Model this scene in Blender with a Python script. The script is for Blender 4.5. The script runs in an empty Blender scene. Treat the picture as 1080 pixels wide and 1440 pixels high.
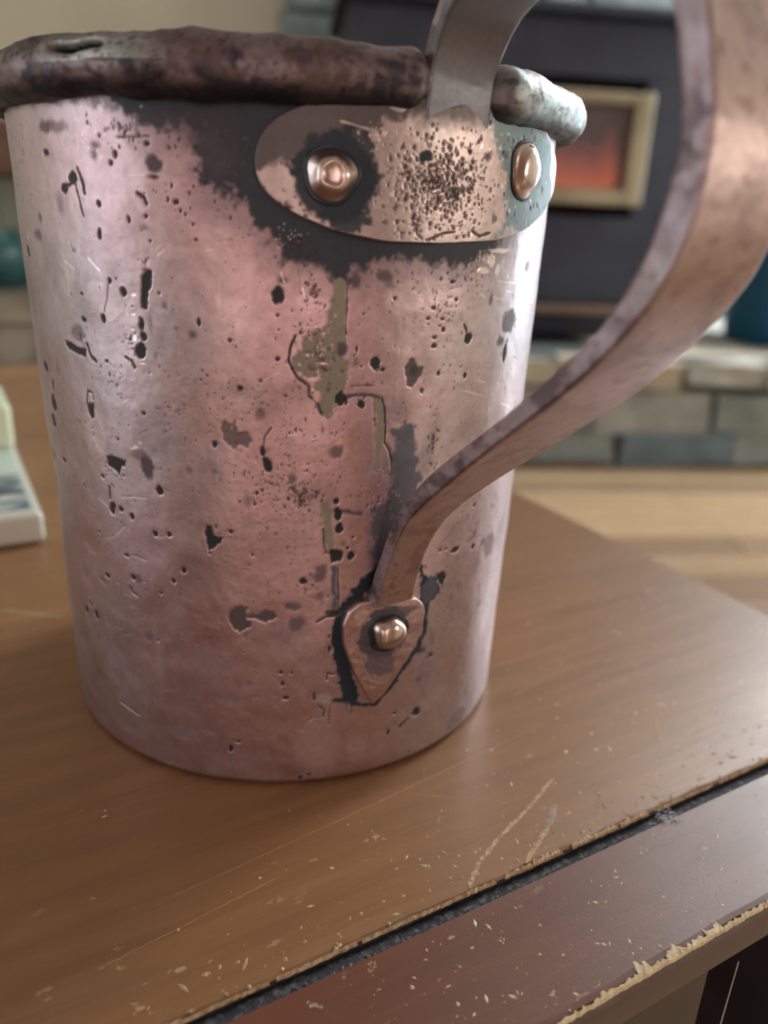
import bpy, bmesh, math, random
import numpy as np
from mathutils import Vector, Matrix

# ------------------------------------------------------------------ camera, world, lights, exposure
SC = bpy.context.scene
COL = SC.collection
TT = 0.46                      # height of the table top above the floor (m)
MM = 0.001

cam_data = bpy.data.cameras.new('camera')
cam = bpy.data.objects.new('camera', cam_data)
COL.objects.link(cam)
SC.camera = cam
pit, rol, yaw = 0.3572, 0.0449, 0.1265
cp, sp = math.cos(pit), math.sin(pit)
fw = Vector((math.sin(yaw) * cp, math.cos(yaw) * cp, -sp))
rt = Vector((math.cos(yaw), -math.sin(yaw), 0))
up = rt.cross(fw)
c_, s_ = math.cos(rol), math.sin(rol)
rt, up = c_ * rt + s_ * up, -s_ * rt + c_ * up
m3 = Matrix((rt, up, -fw)).transposed()
cam.matrix_world = Matrix.Translation((0, -0.17581, TT + 0.1049)) @ m3.to_4x4()
cam_data.sensor_fit = 'VERTICAL'
cam_data.sensor_height = 24.0
cam_data.sensor_width = 18.0
cam_data.lens = 24.0 * 1100.0 / 1440.0
cam_data.clip_start = 0.01
cam_data.dof.use_dof = True
cam_data.dof.focus_distance = 0.128
cam_data.dof.aperture_fstop = 8.0

world = bpy.data.worlds.new('world')
SC.world = world
world.use_nodes = True
world.node_tree.nodes['Background'].inputs[0].default_value = (0.75, 0.87, 1.0, 1)
world.node_tree.nodes['Background'].inputs[1].default_value = 1.0

def area(name, loc, target, sx, sy, power, col):
    d = bpy.data.lights.new(name, 'AREA')
    d.shape = 'RECTANGLE'; d.size = sx; d.size_y = sy; d.energy = power; d.color = col
    o = bpy.data.objects.new(name, d); COL.objects.link(o)
    o.location = loc
    o.rotation_euler = (Vector(target) - Vector(loc)).to_track_quat('-Z', 'Z').to_euler()
    return o
# daylight entering through the windows of the room, then an added ceiling fill
area('daylight_patio_door', (2.52, 1.9, 0.64), (0, 1.7, 0.7), 1.5, 1.1, 26, (0.80, 0.91, 1.0))
area('daylight_upper_window', (2.52, 1.95, 1.9), (0, 0.2, 0.6), 1.2, 0.7, 92, (0.90, 0.95, 1.0))
area('daylight_left_window', (-2.52, -0.7, 0.85), (0, -0.7, 0.8), 1.4, 1.4, 9, (0.89, 0.93, 0.97))
area('evening_light_side_window', (2.52, -1.2, 0.85), (0, -0.9, 0.8), 0.34, 1.4, 14, (1.0, 0.88, 0.74))
area('warm_light_front_window', (-1.27, -2.92, 0.85), (-0.6, 0, 0.7), 0.28, 1.4, 8, (1.0, 0.79, 0.71))
area('warm_light_front_window', (0.45, -2.92, 0.85), (0.3, 0, 0.7), 0.22, 1.4, 8, (1.0, 0.81, 0.73))
area('added_ceiling_fill', (1.6, 1.9, 2.38), (1.6, 1.9, 0), 0.8, 0.8, 9, (1.0, 0.95, 0.86))  # soft ambient fill added at the ceiling, out of view

SC.view_settings.view_transform = 'Standard'
SC.view_settings.look = 'None'
SC.view_settings.exposure = 0.24
SC.view_settings.gamma = 1.0
SC.view_settings.use_curve_mapping = False

# ------------------------------------------------------------------ helpers
def lin(r, g, b, a=1.0):
    f = lambda v: (v / 255 / 12.92) if v / 255 <= 0.04045 else ((v / 255 + 0.055) / 1.055) ** 2.4
    return (f(r), f(g), f(b), a)

def mat(name, color, rough=0.5, metal=0.0, noise=None, bump=0.0, bscale=50.0, coat=0.0, color2=None, scale=(1, 1, 1), detail=6, nrough=None, fac=(0.35, 0.65)):
    m = bpy.data.materials.new(name); m.use_nodes = True
    nt = m.node_tree; n = nt.nodes; bs = n['Principled BSDF']
    bs.inputs['Base Color'].default_value = color
    bs.inputs['Roughness'].default_value = rough
    bs.inputs['Metallic'].default_value = metal
    bs.inputs['Coat Weight'].default_value = coat
    bs.inputs['Coat Roughness'].default_value = 0.12
    tc = n.new('ShaderNodeTexCoord'); mp = n.new('ShaderNodeMapping')
    mp.inputs['Scale'].default_value = scale
    nt.links.new(tc.outputs['Object'], mp.inputs[0])
    if noise:
        t = n.new('ShaderNodeTexNoise'); t.inputs['Scale'].default_value = noise; t.inputs['Detail'].default_value = detail
        nt.links.new(mp.outputs[0], t.inputs['Vector'])
        r = n.new('ShaderNodeValToRGB')
        r.color_ramp.elements[0].position = fac[0]; r.color_ramp.elements[1].position = fac[1]
        r.color_ramp.elements[0].color = color; r.color_ramp.elements[1].color = color2 or color
        nt.links.new(t.outputs[0], r.inputs[0]); nt.links.new(r.outputs[0], bs.inputs['Base Color'])
        if nrough:
            mr = n.new('ShaderNodeMapRange'); mr.inputs[3].default_value = nrough[0]; mr.inputs[4].default_value = nrough[1]
            mr.inputs[1].default_value = 0.3; mr.inputs[2].default_value = 0.7
            nt.links.new(t.outputs[0], mr.inputs[0]); nt.links.new(mr.outputs[0], bs.inputs['Roughness'])
    if bump:
        t2 = n.new('ShaderNodeTexNoise'); t2.inputs['Scale'].default_value = bscale; t2.inputs['Detail'].default_value = 5
        nt.links.new(mp.outputs[0], t2.inputs['Vector'])
        bp = n.new('ShaderNodeBump'); bp.inputs['Strength'].default_value = 1.0; bp.inputs['Distance'].default_value = bump
        nt.links.new(t2.outputs[0], bp.inputs['Height']); nt.links.new(bp.outputs[0], bs.inputs['Normal'])
    return m

def link(name, me, m=None, parent=None, smooth=False):
    o = bpy.data.objects.new(name, me); COL.objects.link(o)
    if m: me.materials.append(m)
    if parent: o.parent = parent
    if smooth: me.polygons.foreach_set('use_smooth', [True] * len(me.polygons))
    return o

def pydata(name, vs, fs, m=None, parent=None, smooth=False):
    me = bpy.data.meshes.new(name)
    me.from_pydata([tuple(v) for v in vs], [], fs); me.update()
    return link(name, me, m, parent, smooth)

def frombm(name, bm, m=None, parent=None, smooth=False):
    me = bpy.data.meshes.new(name); bmesh.ops.recalc_face_normals(bm, faces=bm.faces)
    bm.to_mesh(me); bm.free()
    return link(name, me, m, parent, smooth)

def box(bm, x0, x1, y0, y1, z0, z1, bev=0.0, seg=2, M=None):
    r = bmesh.ops.create_cube(bm, size=1.0)
    vs = r['verts']
    for v in vs:
        v.co = Vector(((x0 + x1) / 2 + v.co.x * (x1 - x0), (y0 + y1) / 2 + v.co.y * (y1 - y0), (z0 + z1) / 2 + v.co.z * (z1 - z0)))
    es = list({e for v in vs for e in v.link_edges})
    if bev > 0:
        g = bmesh.ops.bevel(bm, geom=es, offset=bev, segments=seg, profile=0.5, affect='EDGES')
        vs = list({v for f in g['faces'] for v in f.verts} | {v for v in vs if v.is_valid})
    if M:
        for v in vs: v.co = M @ v.co
    return vs

def boxo(name, x0, x1, y0, y1, z0, z1, m, parent=None, bev=0.0, seg=2, M=None):
    bm = bmesh.new(); box(bm, x0, x1, y0, y1, z0, z1, bev, seg, M)
    return frombm(name, bm, m, parent)

def empty(name, loc, rz=0.0):
    o = bpy.data.objects.new(name, None); COL.objects.link(o)
    o.location = loc; o.rotation_euler = (0, 0, rz); o.empty_display_size = 0.05
    return o

def tag(o, label, cat, group=None, kind=None):
    o['label'] = label; o['category'] = cat
    if group: o['group'] = group
    if kind: o['kind'] = kind
    return o

def struct(o): o['kind'] = 'structure'; return o

def lathe(name, prof, M, m, parent, n=48, jitter=0.0):
    rng = random.Random(3)
    vs, fs = [], []
    for k, (r, h) in enumerate(prof):
        for i in range(n):
            a = 2 * math.pi * i / n
            j = 1 + jitter * math.sin(3 * a + k * 0.6) + jitter * 0.6 * math.sin(5 * a + 1.3)
            vs.append(M @ Vector((r * j * math.cos(a), r * j * math.sin(a), h)))
    for k in range(len(prof) - 1):
        for i in range(n):
            j = (i + 1) % n
            fs.append((k * n + i, k * n + j, (k + 1) * n + j, (k + 1) * n + i))
    fs.append(tuple(range((len(prof) - 1) * n, len(prof) * n)))
    fs.append(tuple(reversed(range(n))))
    return pydata(name, vs, fs, m, parent, True)

# ------------------------------------------------------------------ room shell
wall_paint = mat('cream_wall_paint', lin(244, 240, 222), 0.85, noise=3, color2=lin(238, 233, 214), bump=0.0006, bscale=90)
ceil_paint = mat('ceiling_paint', lin(206, 203, 196), 0.9, noise=4, color2=lin(198, 195, 188))
dark_wood = mat('brown_stained_trim', lin(128, 88, 55), 0.45, noise=6, color2=lin(105, 68, 40), scale=(1, 8, 8), coat=0.2)
X0, X1, Y0, Y1, ZC = -2.6, 2.6, -3.0, 3.3, 2.45
floor_base = mat('subfloor', lin(70, 50, 35), 0.8, noise=5, color2=lin(60, 42, 30))
floor = struct(boxo('floor', X0, X1, Y0, Y1, -0.05, -0.004, floor_base))
plank_mats = [mat('floor_plank_wood', lin(*c), 0.28, noise=3, color2=lin(c[0] - 16, c[1] - 18, c[2] - 18), scale=(1.0, 14, 14), coat=0.3, nrough=(0.2, 0.34)) for c in ((172, 146, 116), (156, 132, 106), (182, 156, 122), (148, 124, 100))]
rp = random.Random(8)
bm = bmesh.new(); box(bm, -0.001, 0.001, -0.001, 0.001, 0, 0.001); bm.free()
plank_meshes = []
for pm in plank_mats:
    b_ = bmesh.new(); box(b_, -0.65, 0.65, -0.0435, 0.0435, -0.012, 0.0, 0.0018, 1)
    me = bpy.data.meshes.new('plank'); b_.to_mesh(me); b_.free(); me.materials.append(pm); plank_meshes.append(me)
y = Y0 + 0.05; row = 0
while y < Y1 - 0.02:
    x = X0 + 0.65 - (0.44 * (row % 3))
    while x < X1 + 0.6:
        if y > -0.2 and -1.6 < x < 3.0:
            xx = max(X0 + 0.66, min(X1 - 0.66, x))
            o = bpy.data.objects.new('plank', rp.choice(plank_meshes)); COL.objects.link(o); o.parent = floor
            o.location = (xx, y, 0.0) if xx == x else (xx, y, -0.0005)
        x += 1.302
    y += 0.089; row += 1
boxo('plank_field', X0, X1, Y0, -0.21, -0.012, 0.0, plank_mats[0], floor)['kind'] = 'stuff'
struct(boxo('ceiling', X0, X1, Y0, Y1, ZC, ZC + 0.1, ceil_paint))
struct(boxo('wall_back', X0 - 0.1, X1 + 0.1, Y1, Y1 + 0.1, 0, ZC, wall_paint))
def side_wall(name, x, holes):
    bm = bmesh.new(); xa, xb = (x - 0.1, x) if x < 0 else (x, x + 0.1)
    ys = Y0
    for (a, b, za, zb) in holes:
        box(bm, xa, xb, ys, a, 0, ZC); box(bm, xa, xb, a, b, 0, za); box(bm, xa, xb, a, b, zb, ZC); ys = b
    box(bm, xa, xb, ys, Y1, 0, ZC)
    return struct(frombm(name, bm, wall_paint))
WR = [(-1.45, -0.95, 0.1, 1.65), (1.1, 2.7, 0.06, 2.32)]; WL = [(-1.45, 0.05, 0.1, 1.6)]; WF = [(-1.45, -1.09, 0.1, 1.65), (0.3, 0.6, 0.1, 1.65)]
side_wall('wall_right', X1, WR)
side_wall('wall_left', X0, WL)
terracotta = mat('terracotta_wall_paint', lin(166, 128, 114), 0.85, noise=3, color2=lin(156, 118, 106))
bm = bmesh.new(); xs_ = X0 - .1
for (a, b, za, zb) in WF:
    box(bm, xs_, a, Y0 - .1, Y0, 0, ZC); box(bm, a, b, Y0 - .1, Y0, 0, za); box(bm, a, b, Y0 - .1, Y0, zb, ZC); xs_ = b
box(bm, xs_, X1 + .1, Y0 - .1, Y0, 0, ZC); struct(frombm('wall_front', bm, terracotta))
white_trim = mat('white_window_trim', lin(226, 224, 216), 0.5, noise=8, color2=lin(218, 216, 208))
glass = mat('window_glass', (1, 1, 1, 1), 0.02); glass.node_tree.nodes['Principled BSDF'].inputs['Transmission Weight'].default_value = 1.0
struct(boxo('trim_1', X1 + .02, X1 + .09, 1.145, 2.655, 1.22, 1.34, white_trim))
def window(i, M, a, b, za, zb):
    bm = bmesh.new(); w = 0.04
    for (p0, p1, q0, q1) in ((a, a + w, za, zb), (b - w, b, za, zb), (a + w, b - w, za, za + w), (a + w, b - w, zb - w, zb), ((a + b) / 2 - 0.008, (a + b) / 2 + 0.008, za + w, zb - w)):
        box(bm, p0, p1, 0.02, 0.09, q0, q1, 0.004, 1)
    for v in bm.verts: v.co = M @ v.co
    wn = struct(frombm('window_%d' % (i + 1), bm, white_trim))
    boxo('pane', a + w, b - w, 0.05, 0.054, za + w, zb - w, glass, wn, M=M)
RW = Matrix(((0, 1, 0, X1), (1, 0, 0, 0), (0, 0, 1, 0), (0, 0, 0, 1))); LW = Matrix(((0, -1, 0, X0), (1, 0, 0, 0), (0, 0, 1, 0), (0, 0, 0, 1))); FW = Matrix(((1, 0, 0, 0), (0, -1, 0, Y0), (0, 0, 1, 0), (0, 0, 0, 1)))
for i, (M, h) in enumerate([(RW, WR[1]), (RW, WR[0]), (LW, WL[0]), (FW, WF[0]), (FW, WF[1])]): window(i, M, *h)

fill_housing_m = mat('white_fill_housing', lin(230, 228, 222), .5, noise=8, color2=lin(222, 220, 214))
tag(boxo('fill_light_housing', 1.18, 2.02, 1.48, 2.32, 2.385, 2.449, fill_housing_m, None, .01), 'flat white square housing of the added fill light on the ceiling', 'lamp')  # housing made up to carry the added ceiling fill

# ------------------------------------------------------------------ stone hearth and chimney
def stone_mat(c, i):
    return mat('hearth_stone_%d' % i, lin(*c), 0.8, noise=9, color2=lin(int(c[0] * .8), int(c[1] * .82), int(c[2] * .84)), bump=0.006, bscale=14)
cap_mats = [stone_mat(c, i) for i, c in enumerate(((198, 190, 170), (206, 204, 192), (188, 178, 156), (176, 172, 160)))]
low_mats = [stone_mat(c, i + 4) for i, c in enumerate(((150, 160, 156), (186, 182, 170), (132, 148, 152), (112, 130, 138), (168, 172, 166)))]
chim_mats = [stone_mat(c, i + 9) for i, c in enumerate(((124, 136, 126), (138, 146, 134), (106, 120, 114), (116, 126, 120), (96, 110, 110)))]
mortar = mat('dark_mortar', lin(76, 84, 82), 0.9, noise=20, color2=lin(60, 68, 68), bump=0.004, bscale=60)
rs = random.Random(21)
def stone(parent, p0, ud, w, h, d, z, ms, rng=rs, wob=0.022):
    """one rough stone: front-face corner p0, along ud, standing proud of the core"""
    nd = Vector((ud.y, -ud.x, 0))
    bm = bmesh.new(); bmesh.ops.create_cube(bm, size=1.0)
    bmesh.ops.bevel(bm, geom=bm.edges[:], offset=min(w, h) * 0.16, segments=1, affect='EDGES')
    for v in bm.verts:
        a = (v.co.x + .5) * w + rng.uniform(-wob, wob) * .5
        b_ = (v.co.z + .5) * h + rng.uniform(-wob, wob) * .5
        c = v.co.y * d + rng.uniform(-wob, wob) * .6
        v.co = p0 + ud * a - nd * c + Vector((0, 0, z + b_))
    return frombm('stone', bm, rng.choice(ms), parent)
HZ = 0.27; CY = 2.78
outline = [(-2.58, 2.5), (-0.35, 2.5), (0.28, 1.70), (1.62, 1.67), (2.58, 2.2), (2.58, 2.77), (-0.03, 2.77), (-0.03, 3.28), (-2.58, 3.28)]
bm = bmesh.new()
ring = [(Vector((x, y)),) for x, y in outline]
b0 = [bm.verts.new((x, y, 0.0)) for x, y in outline]; t0 = [bm.verts.new((x, y, HZ - 0.012)) for x, y in outline]
for i in range(9):
    j = (i + 1) % 9; bm.faces.new((b0[i], b0[j], t0[j], t0[i]))
bm.faces.new(t0); bm.faces.new(list(reversed(b0)))
hearth = empty('stone_hearth', (0.3, 2.4, 0))
tag(hearth, 'raised stone hearth of pale cap stones over grey stones under the stove', 'hearth')
def child(o, root):
    o.parent = root; o.matrix_parent_inverse = Matrix.Translation(-root.location); return o
child(frombm('mortar_core', bm, mortar), hearth)
for (a, b) in ((0, 1), (1, 2), (2, 3), (3, 4)):
    A = Vector((*outline[a], 0)); Bv = Vector((*outline[b], 0)); L = (Bv - A).length; ud = (Bv - A) / L
    for (z, h, ws, ms, pr) in ((HZ - 0.065, 0.063, (0.14, 0.42), cap_mats, 0.07), (0.088, 0.112, (0.10, 0.34), low_mats, 0.05), (0.0, 0.086, (0.16, 0.46), low_mats, 0.05)):
        s = 0.0
        while s < L - 0.01:
            w = min(rs.uniform(*ws), L - s)
            if L - s - w < 0.09: w = L - s
            if not (a == 0 and s + w < 1.1): child(stone(hearth, A + ud * (s + 0.006), ud, w - 0.012, h - rs.uniform(0.004, 0.016), pr, z + 0.004, ms), hearth)
            s += w
# slabs on top of the hearth
for iy in range(3):
    x = -1.5
    while x < 2.4:
        w = rs.uniform(0.28, 0.5); y0 = 2.52 + iy * 0.25
        if x > 0.4 and x < 1.4 and iy == 0:
            for yy in (1.76, 2.02, 2.27):
                child(boxo('slab', x, x + w - .01, yy, yy + .24, HZ - .012, HZ, cap_mats[rs.randrange(4)], None, .004, 1), hearth)
        if x + w > -.05 and iy > 0: x += w; continue
        child(boxo('slab', x, min(x + w - .01, 2.5), y0, min(y0 + .24, CY - .056) if x > -.5 else y0 + .24, HZ - .012, HZ, cap_mats[rs.randrange(4)], None, .004, 1), hearth)
        x += w

chim = struct(boxo('wall_chimney', -0.02, 2.59, CY, Y1 - 0.005, 0, ZC, mortar))
z = HZ
while z < 1.55:
    h = rs.uniform(0.10, 0.19); x = -0.035 + rs.uniform(-.01, .01)
    while x < 2.5:
        w = rs.uniform(0.16, 0.42)
        if x + w > 2.55: w = 2.57 - x
        stone(chim, Vector((x + .006, CY, 0)), Vector((1, 0, 0)), w - .014, h - .014, 0.05, z + .004, chim_mats)
        x += w
    z += h

# ------------------------------------------------------------------ wood stove on the hearth
iron = mat('blue_black_stove_iron', lin(44, 50, 66), 0.55, noise=12, color2=lin(34, 40, 56), bump=0.0008, bscale=200)
brass = mat('dull_brass', (0.30, 0.27, 0.19, 1), 0.42, 1.0, noise=10, color2=(0.24, 0.21, 0.15, 1))
stove = empty('wood_stove', (0.63, 2.2, HZ)); tag(stove, 'blue-black wood stove with a brass-framed glass door and red fire, on the hearth', 'stove')
sx0, sx1, sy0, sy1 = 0.14, 1.12, 2.02, 2.5
bm = bmesh.new()
box(bm, sx0, sx1, sy0 + .02, sy1, .36, .60, .01); box(bm, sx0, sx1, sy0 + .02, sy1, .93, 1.065, .008)
box(bm, sx0, .33, sy0 + .02, sy1, .598, .932); box(bm, .93, sx1, sy0 + .02, sy1, .598, .932); box(bm, .328, .932, sy1 - .04, sy1, .598, .932)
child(frombm('firebox', bm, iron), stove)
child(boxo('stove_top', sx0 - .03, sx1 + .03, sy0 - .02, sy1 + .02, 1.066, 1.09, iron, None, .006), stove)
child(boxo('pedestal', sx0 + .08, sx1 - .08, sy0 + .08, sy1 - .04, HZ + .001, .358, iron, None, .006), stove)
child(boxo('ash_lip', sx0 + .02, sx1 - .2, sy0 - .05, sy0 + .06, .342, .362, mat('bronze_lip', lin(120, 98, 80), .4, .3, noise=6, color2=lin(100, 82, 70)), None, .004), stove)
door = child(empty('door', (0.63, sy0, .60)), stove)
door.parent = stove; door.matrix_parent_inverse = Matrix.Identity(4); door.location = Vector((0.63, sy0, .62)) - stove.location
def dchild(o): o.parent = door; o.matrix_parent_inverse = Matrix.Translation(-Vector((0.63, sy0, .62))); return o
bm = bmesh.new(); w = .052
box(bm, .285, .285 + w, sy0 - .02, sy0 + .018, .625, .90, .006); box(bm, .937 - w, .937, sy0 - .02, sy0 + .018, .625, .90, .006)
box(bm, .285 + w, .937 - w, sy0 - .018, sy0 + .016, .625, .625 + w * .8, .005); box(bm, .285 + w, .937 - w, sy0 - .018, sy0 + .016, .90 - w * .6, .90, .005)
dchild(frombm('door_frame', bm, brass))
gl = mat('stove_glass', (0.85, 0.72, 0.72, 1), 0.02); gl.node_tree.nodes['Principled BSDF'].inputs['IOR'].default_value = 1.08; gl.node_tree.nodes['Principled BSDF'].inputs['Transmission Weight'].default_value = 0.9
dchild(boxo('glass_pane', .335, .90, sy0, sy0 + .004, .665, .885, gl))
child(lathe('stovepipe', [(.075, 1.091), (.075, 1.6), (.08, 1.6), (.08, 1.62), (.075, 1.62), (.075, 2.44)], Matrix.Translation((.63, 2.3, 0)), iron, None, 24), stove)
# fire
fm = bpy.data.materials.new('fire_glow'); fm.use_nodes = True; nt = fm.node_tree; nt.nodes.clear()
out = nt.nodes.new('ShaderNodeOutputMaterial'); em = nt.nodes.new('ShaderNodeEmission'); tn = nt.nodes.new('ShaderNodeSeparateXYZ'); cr = nt.nodes.new('ShaderNodeValToRGB')
tcf = nt.nodes.new('ShaderNodeTexCoord'); nt.links.new(tcf.outputs['Generated'], tn.inputs[0])
cr.color_ramp.elements[0].position = .1; cr.color_ramp.elements[0].color = lin(255, 130, 70); cr.color_ramp.elements[1].position = .75; cr.color_ramp.elements[1].color = lin(120, 44, 50)
nt.links.new(tn.outputs[2], cr.inputs[0]); nt.links.new(cr.outputs[0], em.inputs[0]); nt.links.new(em.outputs[0], out.inputs[0]); em.inputs[1].default_value = 0.42
bark = mat('charred_log', lin(70, 40, 36), .9, noise=20, color2=lin(40, 24, 24), bump=.004, bscale=60)
fire = empty('log_fire', (.63, 2.25, .6)); tag(fire, 'red and orange log fire burning behind the stove door glass', 'fire')
for k, (xa, ya, za, xb, yb, zb, r) in enumerate(((.38, 2.16, .645, .9, 2.2, .65, .035), (.36, 2.3, .645, .88, 2.28, .645, .04), (.45, 2.2, .71, .86, 2.3, .725, .032))):
    A, Bv = Vector((xa, ya, za)), Vector((xb, yb, zb)); M = Matrix.Translation(A) @ (Bv - A).to_track_quat('Z', 'Y').to_matrix().to_4x4(); L = (Bv - A).length
    o = lathe('log', [(r * .95, 0), (r, .01), (r * .97, L * .5), (r * .98, L - .01), (r * .93, L)], M, bark, None, 14, .05); child(o, fire)
rf = random.Random(4)
for k in range(16):
    x = .37 + k * .033; r = rf.uniform(.025, .04); hgt = rf.uniform(.08, .2)
    child(lathe('flame', [(r * .7, 0), (r, hgt * .25), (r * .8, hgt * .55), (r * .4, hgt * .85), (.002, hgt)], Matrix.Translation((x, rf.uniform(2.1, 2.16), .655)), fm, None, 12, .12), fire)

# teal bin right of the stove
teal = mat('teal_enamel', lin(28, 92, 122), .45, noise=5, color2=lin(22, 76, 104))
bm = bmesh.new(); n = 32; cx, cy = 1.46, 2.05
prof = [(.15, HZ + .001), (.165, HZ + .01), (.205, HZ + .30), (.215, HZ + .305), (.215, HZ + .32), (.20, HZ + .32), (.155, HZ + .03), (.01, HZ + .03)]
bin_ = tag(lathe('storage_bin', prof, Matrix.Translation((cx, cy, 0)), teal, None, 36), 'teal-blue round bin standing on the hearth right of the stove', 'bin')
# teal pot far left
lathe_p = [(.10, HZ), (.15, HZ + .03), (.17, HZ + .10), (.15, HZ + .16), (.10, HZ + .19), (.105, HZ + .20), (.09, HZ + .20), (.02, HZ + .195)]
tag(lathe('enamel_pot', [(r, h + .001) for r, h in lathe_p], Matrix.Translation((-1.1, 3.0, 0)), mat('teal_pot_glaze', lin(52, 96, 98), .3, noise=8, color2=lin(70, 116, 112)), None, 32), 'squat teal pot standing on the hearth behind the left side of the mug', 'pot')
# beam shelf + pale panel on the back wall at far left
shelf = tag(boxo('beam_shelf', -2.0, -.45, 3.12, 3.298, .66, .85, dark_wood, None, .01), 'thick brown wooden beam shelf on the cream wall left of the chimney', 'shelf')
panel = empty('wall_panelling', (-1.2, 3.28, HZ)); tag(panel, 'pale grey-green boarded panelling under the brown beam shelf', 'panelling')
pm = mat('grey_green_paint', lin(170, 178, 162), .6, noise=6, color2=lin(160, 168, 152))
x = -1.98
while x < -.5:
    child(boxo('board', x, x + .135, 3.262, 3.297, HZ + .002, .658, pm, None, .003, 1), panel); x += .14

# ------------------------------------------------------------------ table
TA = math.radians(22.9)
table = empty('side_table', (0, 0, 0), TA)
table.location = (0, 0, 0)
tag(table, 'worn brown wooden table with a grooved edge board, carrying the copper mug', 'table')
def wood(name, c1, c2, c3, rough, coat=0.22, seed=0.0):
    """varnished wood: long grain along local x, small specks of wear"""
    m = bpy.data.materials.new(name); m.use_nodes = True; nt = m.node_tree; n = nt.nodes; bs = n['Principled BSDF']
    tc = n.new('ShaderNodeTexCoord')
    def noise(scale, sc, detail=6, rough_=0.6):
        mp = n.new('ShaderNodeMapping'); mp.inputs['Scale'].default_value = scale; mp.inputs['Location'].default_value = (seed, seed * 2, 0)
        nt.links.new(tc.outputs['Object'], mp.inputs[0])
        t = n.new('ShaderNodeTexNoise'); t.inputs['Scale'].default_value = sc; t.inputs['Detail'].default_value = detail; t.inputs['Roughness'].default_value = rough_
        nt.links.new(mp.outputs[0], t.inputs['Vector']); return t
    def ramp(src, p0, p1, a, b_):
        r = n.new('ShaderNodeValToRGB'); r.color_ramp.elements[0].position = p0; r.color_ramp.elements[1].position = p1
        r.color_ramp.elements[0].color = a; r.color_ramp.elements[1].color = b_
        nt.links.new(src.outputs[0], r.inputs[0]); return r
    def mix(fac, a, b_, mode='MIX'):
        x = n.new('ShaderNodeMix'); x.data_type = 'RGBA'; x.blend_type = mode
        nt.links.new(fac, x.inputs[0]); nt.links.new(a, x.inputs[6])
        if isinstance(b_, tuple): x.inputs[7].default_value = b_
        else: nt.links.new(b_, x.inputs[7])
        return x.outputs[2]
    g1 = noise((0.6, 9, 9), 22, 8, .65); g2 = noise((0.5, 28, 28), 40, 4); blot = noise((1, 1, 1), 14, 4); wear = noise((1, 1.6, 1), 260, 3)
    wmask = noise((1, 1, 1), 22, 3); fine = noise((1, 1, 1), 1500, 2)
    r1 = ramp(g1, .35, .68, c1, c2)
    k2 = ramp(g2, .55, .75, (0, 0, 0, 1), (.35, .35, .35, 1))
    c = mix(k2.outputs[0], r1.outputs[0], c3)
    k3 = ramp(blot, .4, .65, (0, 0, 0, 1), (.35, .35, .35, 1)); c = mix(k3.outputs[0], c, c3)
    k4 = ramp(wear, .66, .72, (0, 0, 0, 1), (1, 1, 1, 1)); k5 = ramp(wmask, .5, .62, (0, 0, 0, 1), (.65, .65, .65, 1))
    mm = n.new('ShaderNodeMath'); mm.operation = 'MULTIPLY'; nt.links.new(k4.outputs[0], mm.inputs[0]); nt.links.new(k5.outputs[0], mm.inputs[1])
    c = mix(mm.outputs[0], c, lin(196, 168, 134))
    nt.links.new(c, bs.inputs['Base Color'])
    rr = n.new('ShaderNodeMapRange'); rr.inputs[1].default_value = .3; rr.inputs[2].default_value = .7; rr.inputs[3].default_value = rough - .06; rr.inputs[4].default_value = rough + .1
    nt.links.new(blot.outputs[0], rr.inputs[0]); nt.links.new(rr.outputs[0], bs.inputs['Roughness'])
    bs.inputs['Coat Weight'].default_value = coat; bs.inputs['Coat Roughness'].default_value = .22
    bp = n.new('ShaderNodeBump'); bp.inputs['Distance'].default_value = .00012
    ad = n.new('ShaderNodeMath'); ad.operation = 'ADD'; nt.links.new(g1.outputs[0], ad.inputs[0]); fs_ = n.new('ShaderNodeMath'); fs_.operation = 'MULTIPLY'; fs_.inputs[1].default_value = .22; nt.links.new(fine.outputs[0], fs_.inputs[0]); nt.links.new(fs_.outputs[0], ad.inputs[1])
    ad2 = n.new('ShaderNodeMath'); ad2.operation = 'SUBTRACT'; nt.links.new(ad.outputs[0], ad2.inputs[0]); nt.links.new(mm.outputs[0], ad2.inputs[1])
    nt.links.new(ad2.outputs[0], bp.inputs['Height']); nt.links.new(bp.outputs[0], bs.inputs['Normal'])
    return m
top_wood = wood('honey_brown_varnished_wood', lin(152, 112, 74), lin(130, 94, 60), lin(112, 80, 54), .38)
edge_wood = wood('reddish_brown_varnished_wood', lin(112, 70, 52), lin(96, 60, 44), lin(84, 52, 40), .4, seed=3.7)
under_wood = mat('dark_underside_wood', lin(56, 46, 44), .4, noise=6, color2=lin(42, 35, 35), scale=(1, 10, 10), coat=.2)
mmk = MM
def tbox(name, u0, u1, v0, v1, z0, z1, m, bev=0.0, seg=2, parent=None):
    return boxo(name, u0 * mmk, u1 * mmk, v0 * mmk, v1 * mmk, TT + z0 * mmk, TT + z1 * mmk, m, parent or table, bev * mmk, seg)
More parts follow.
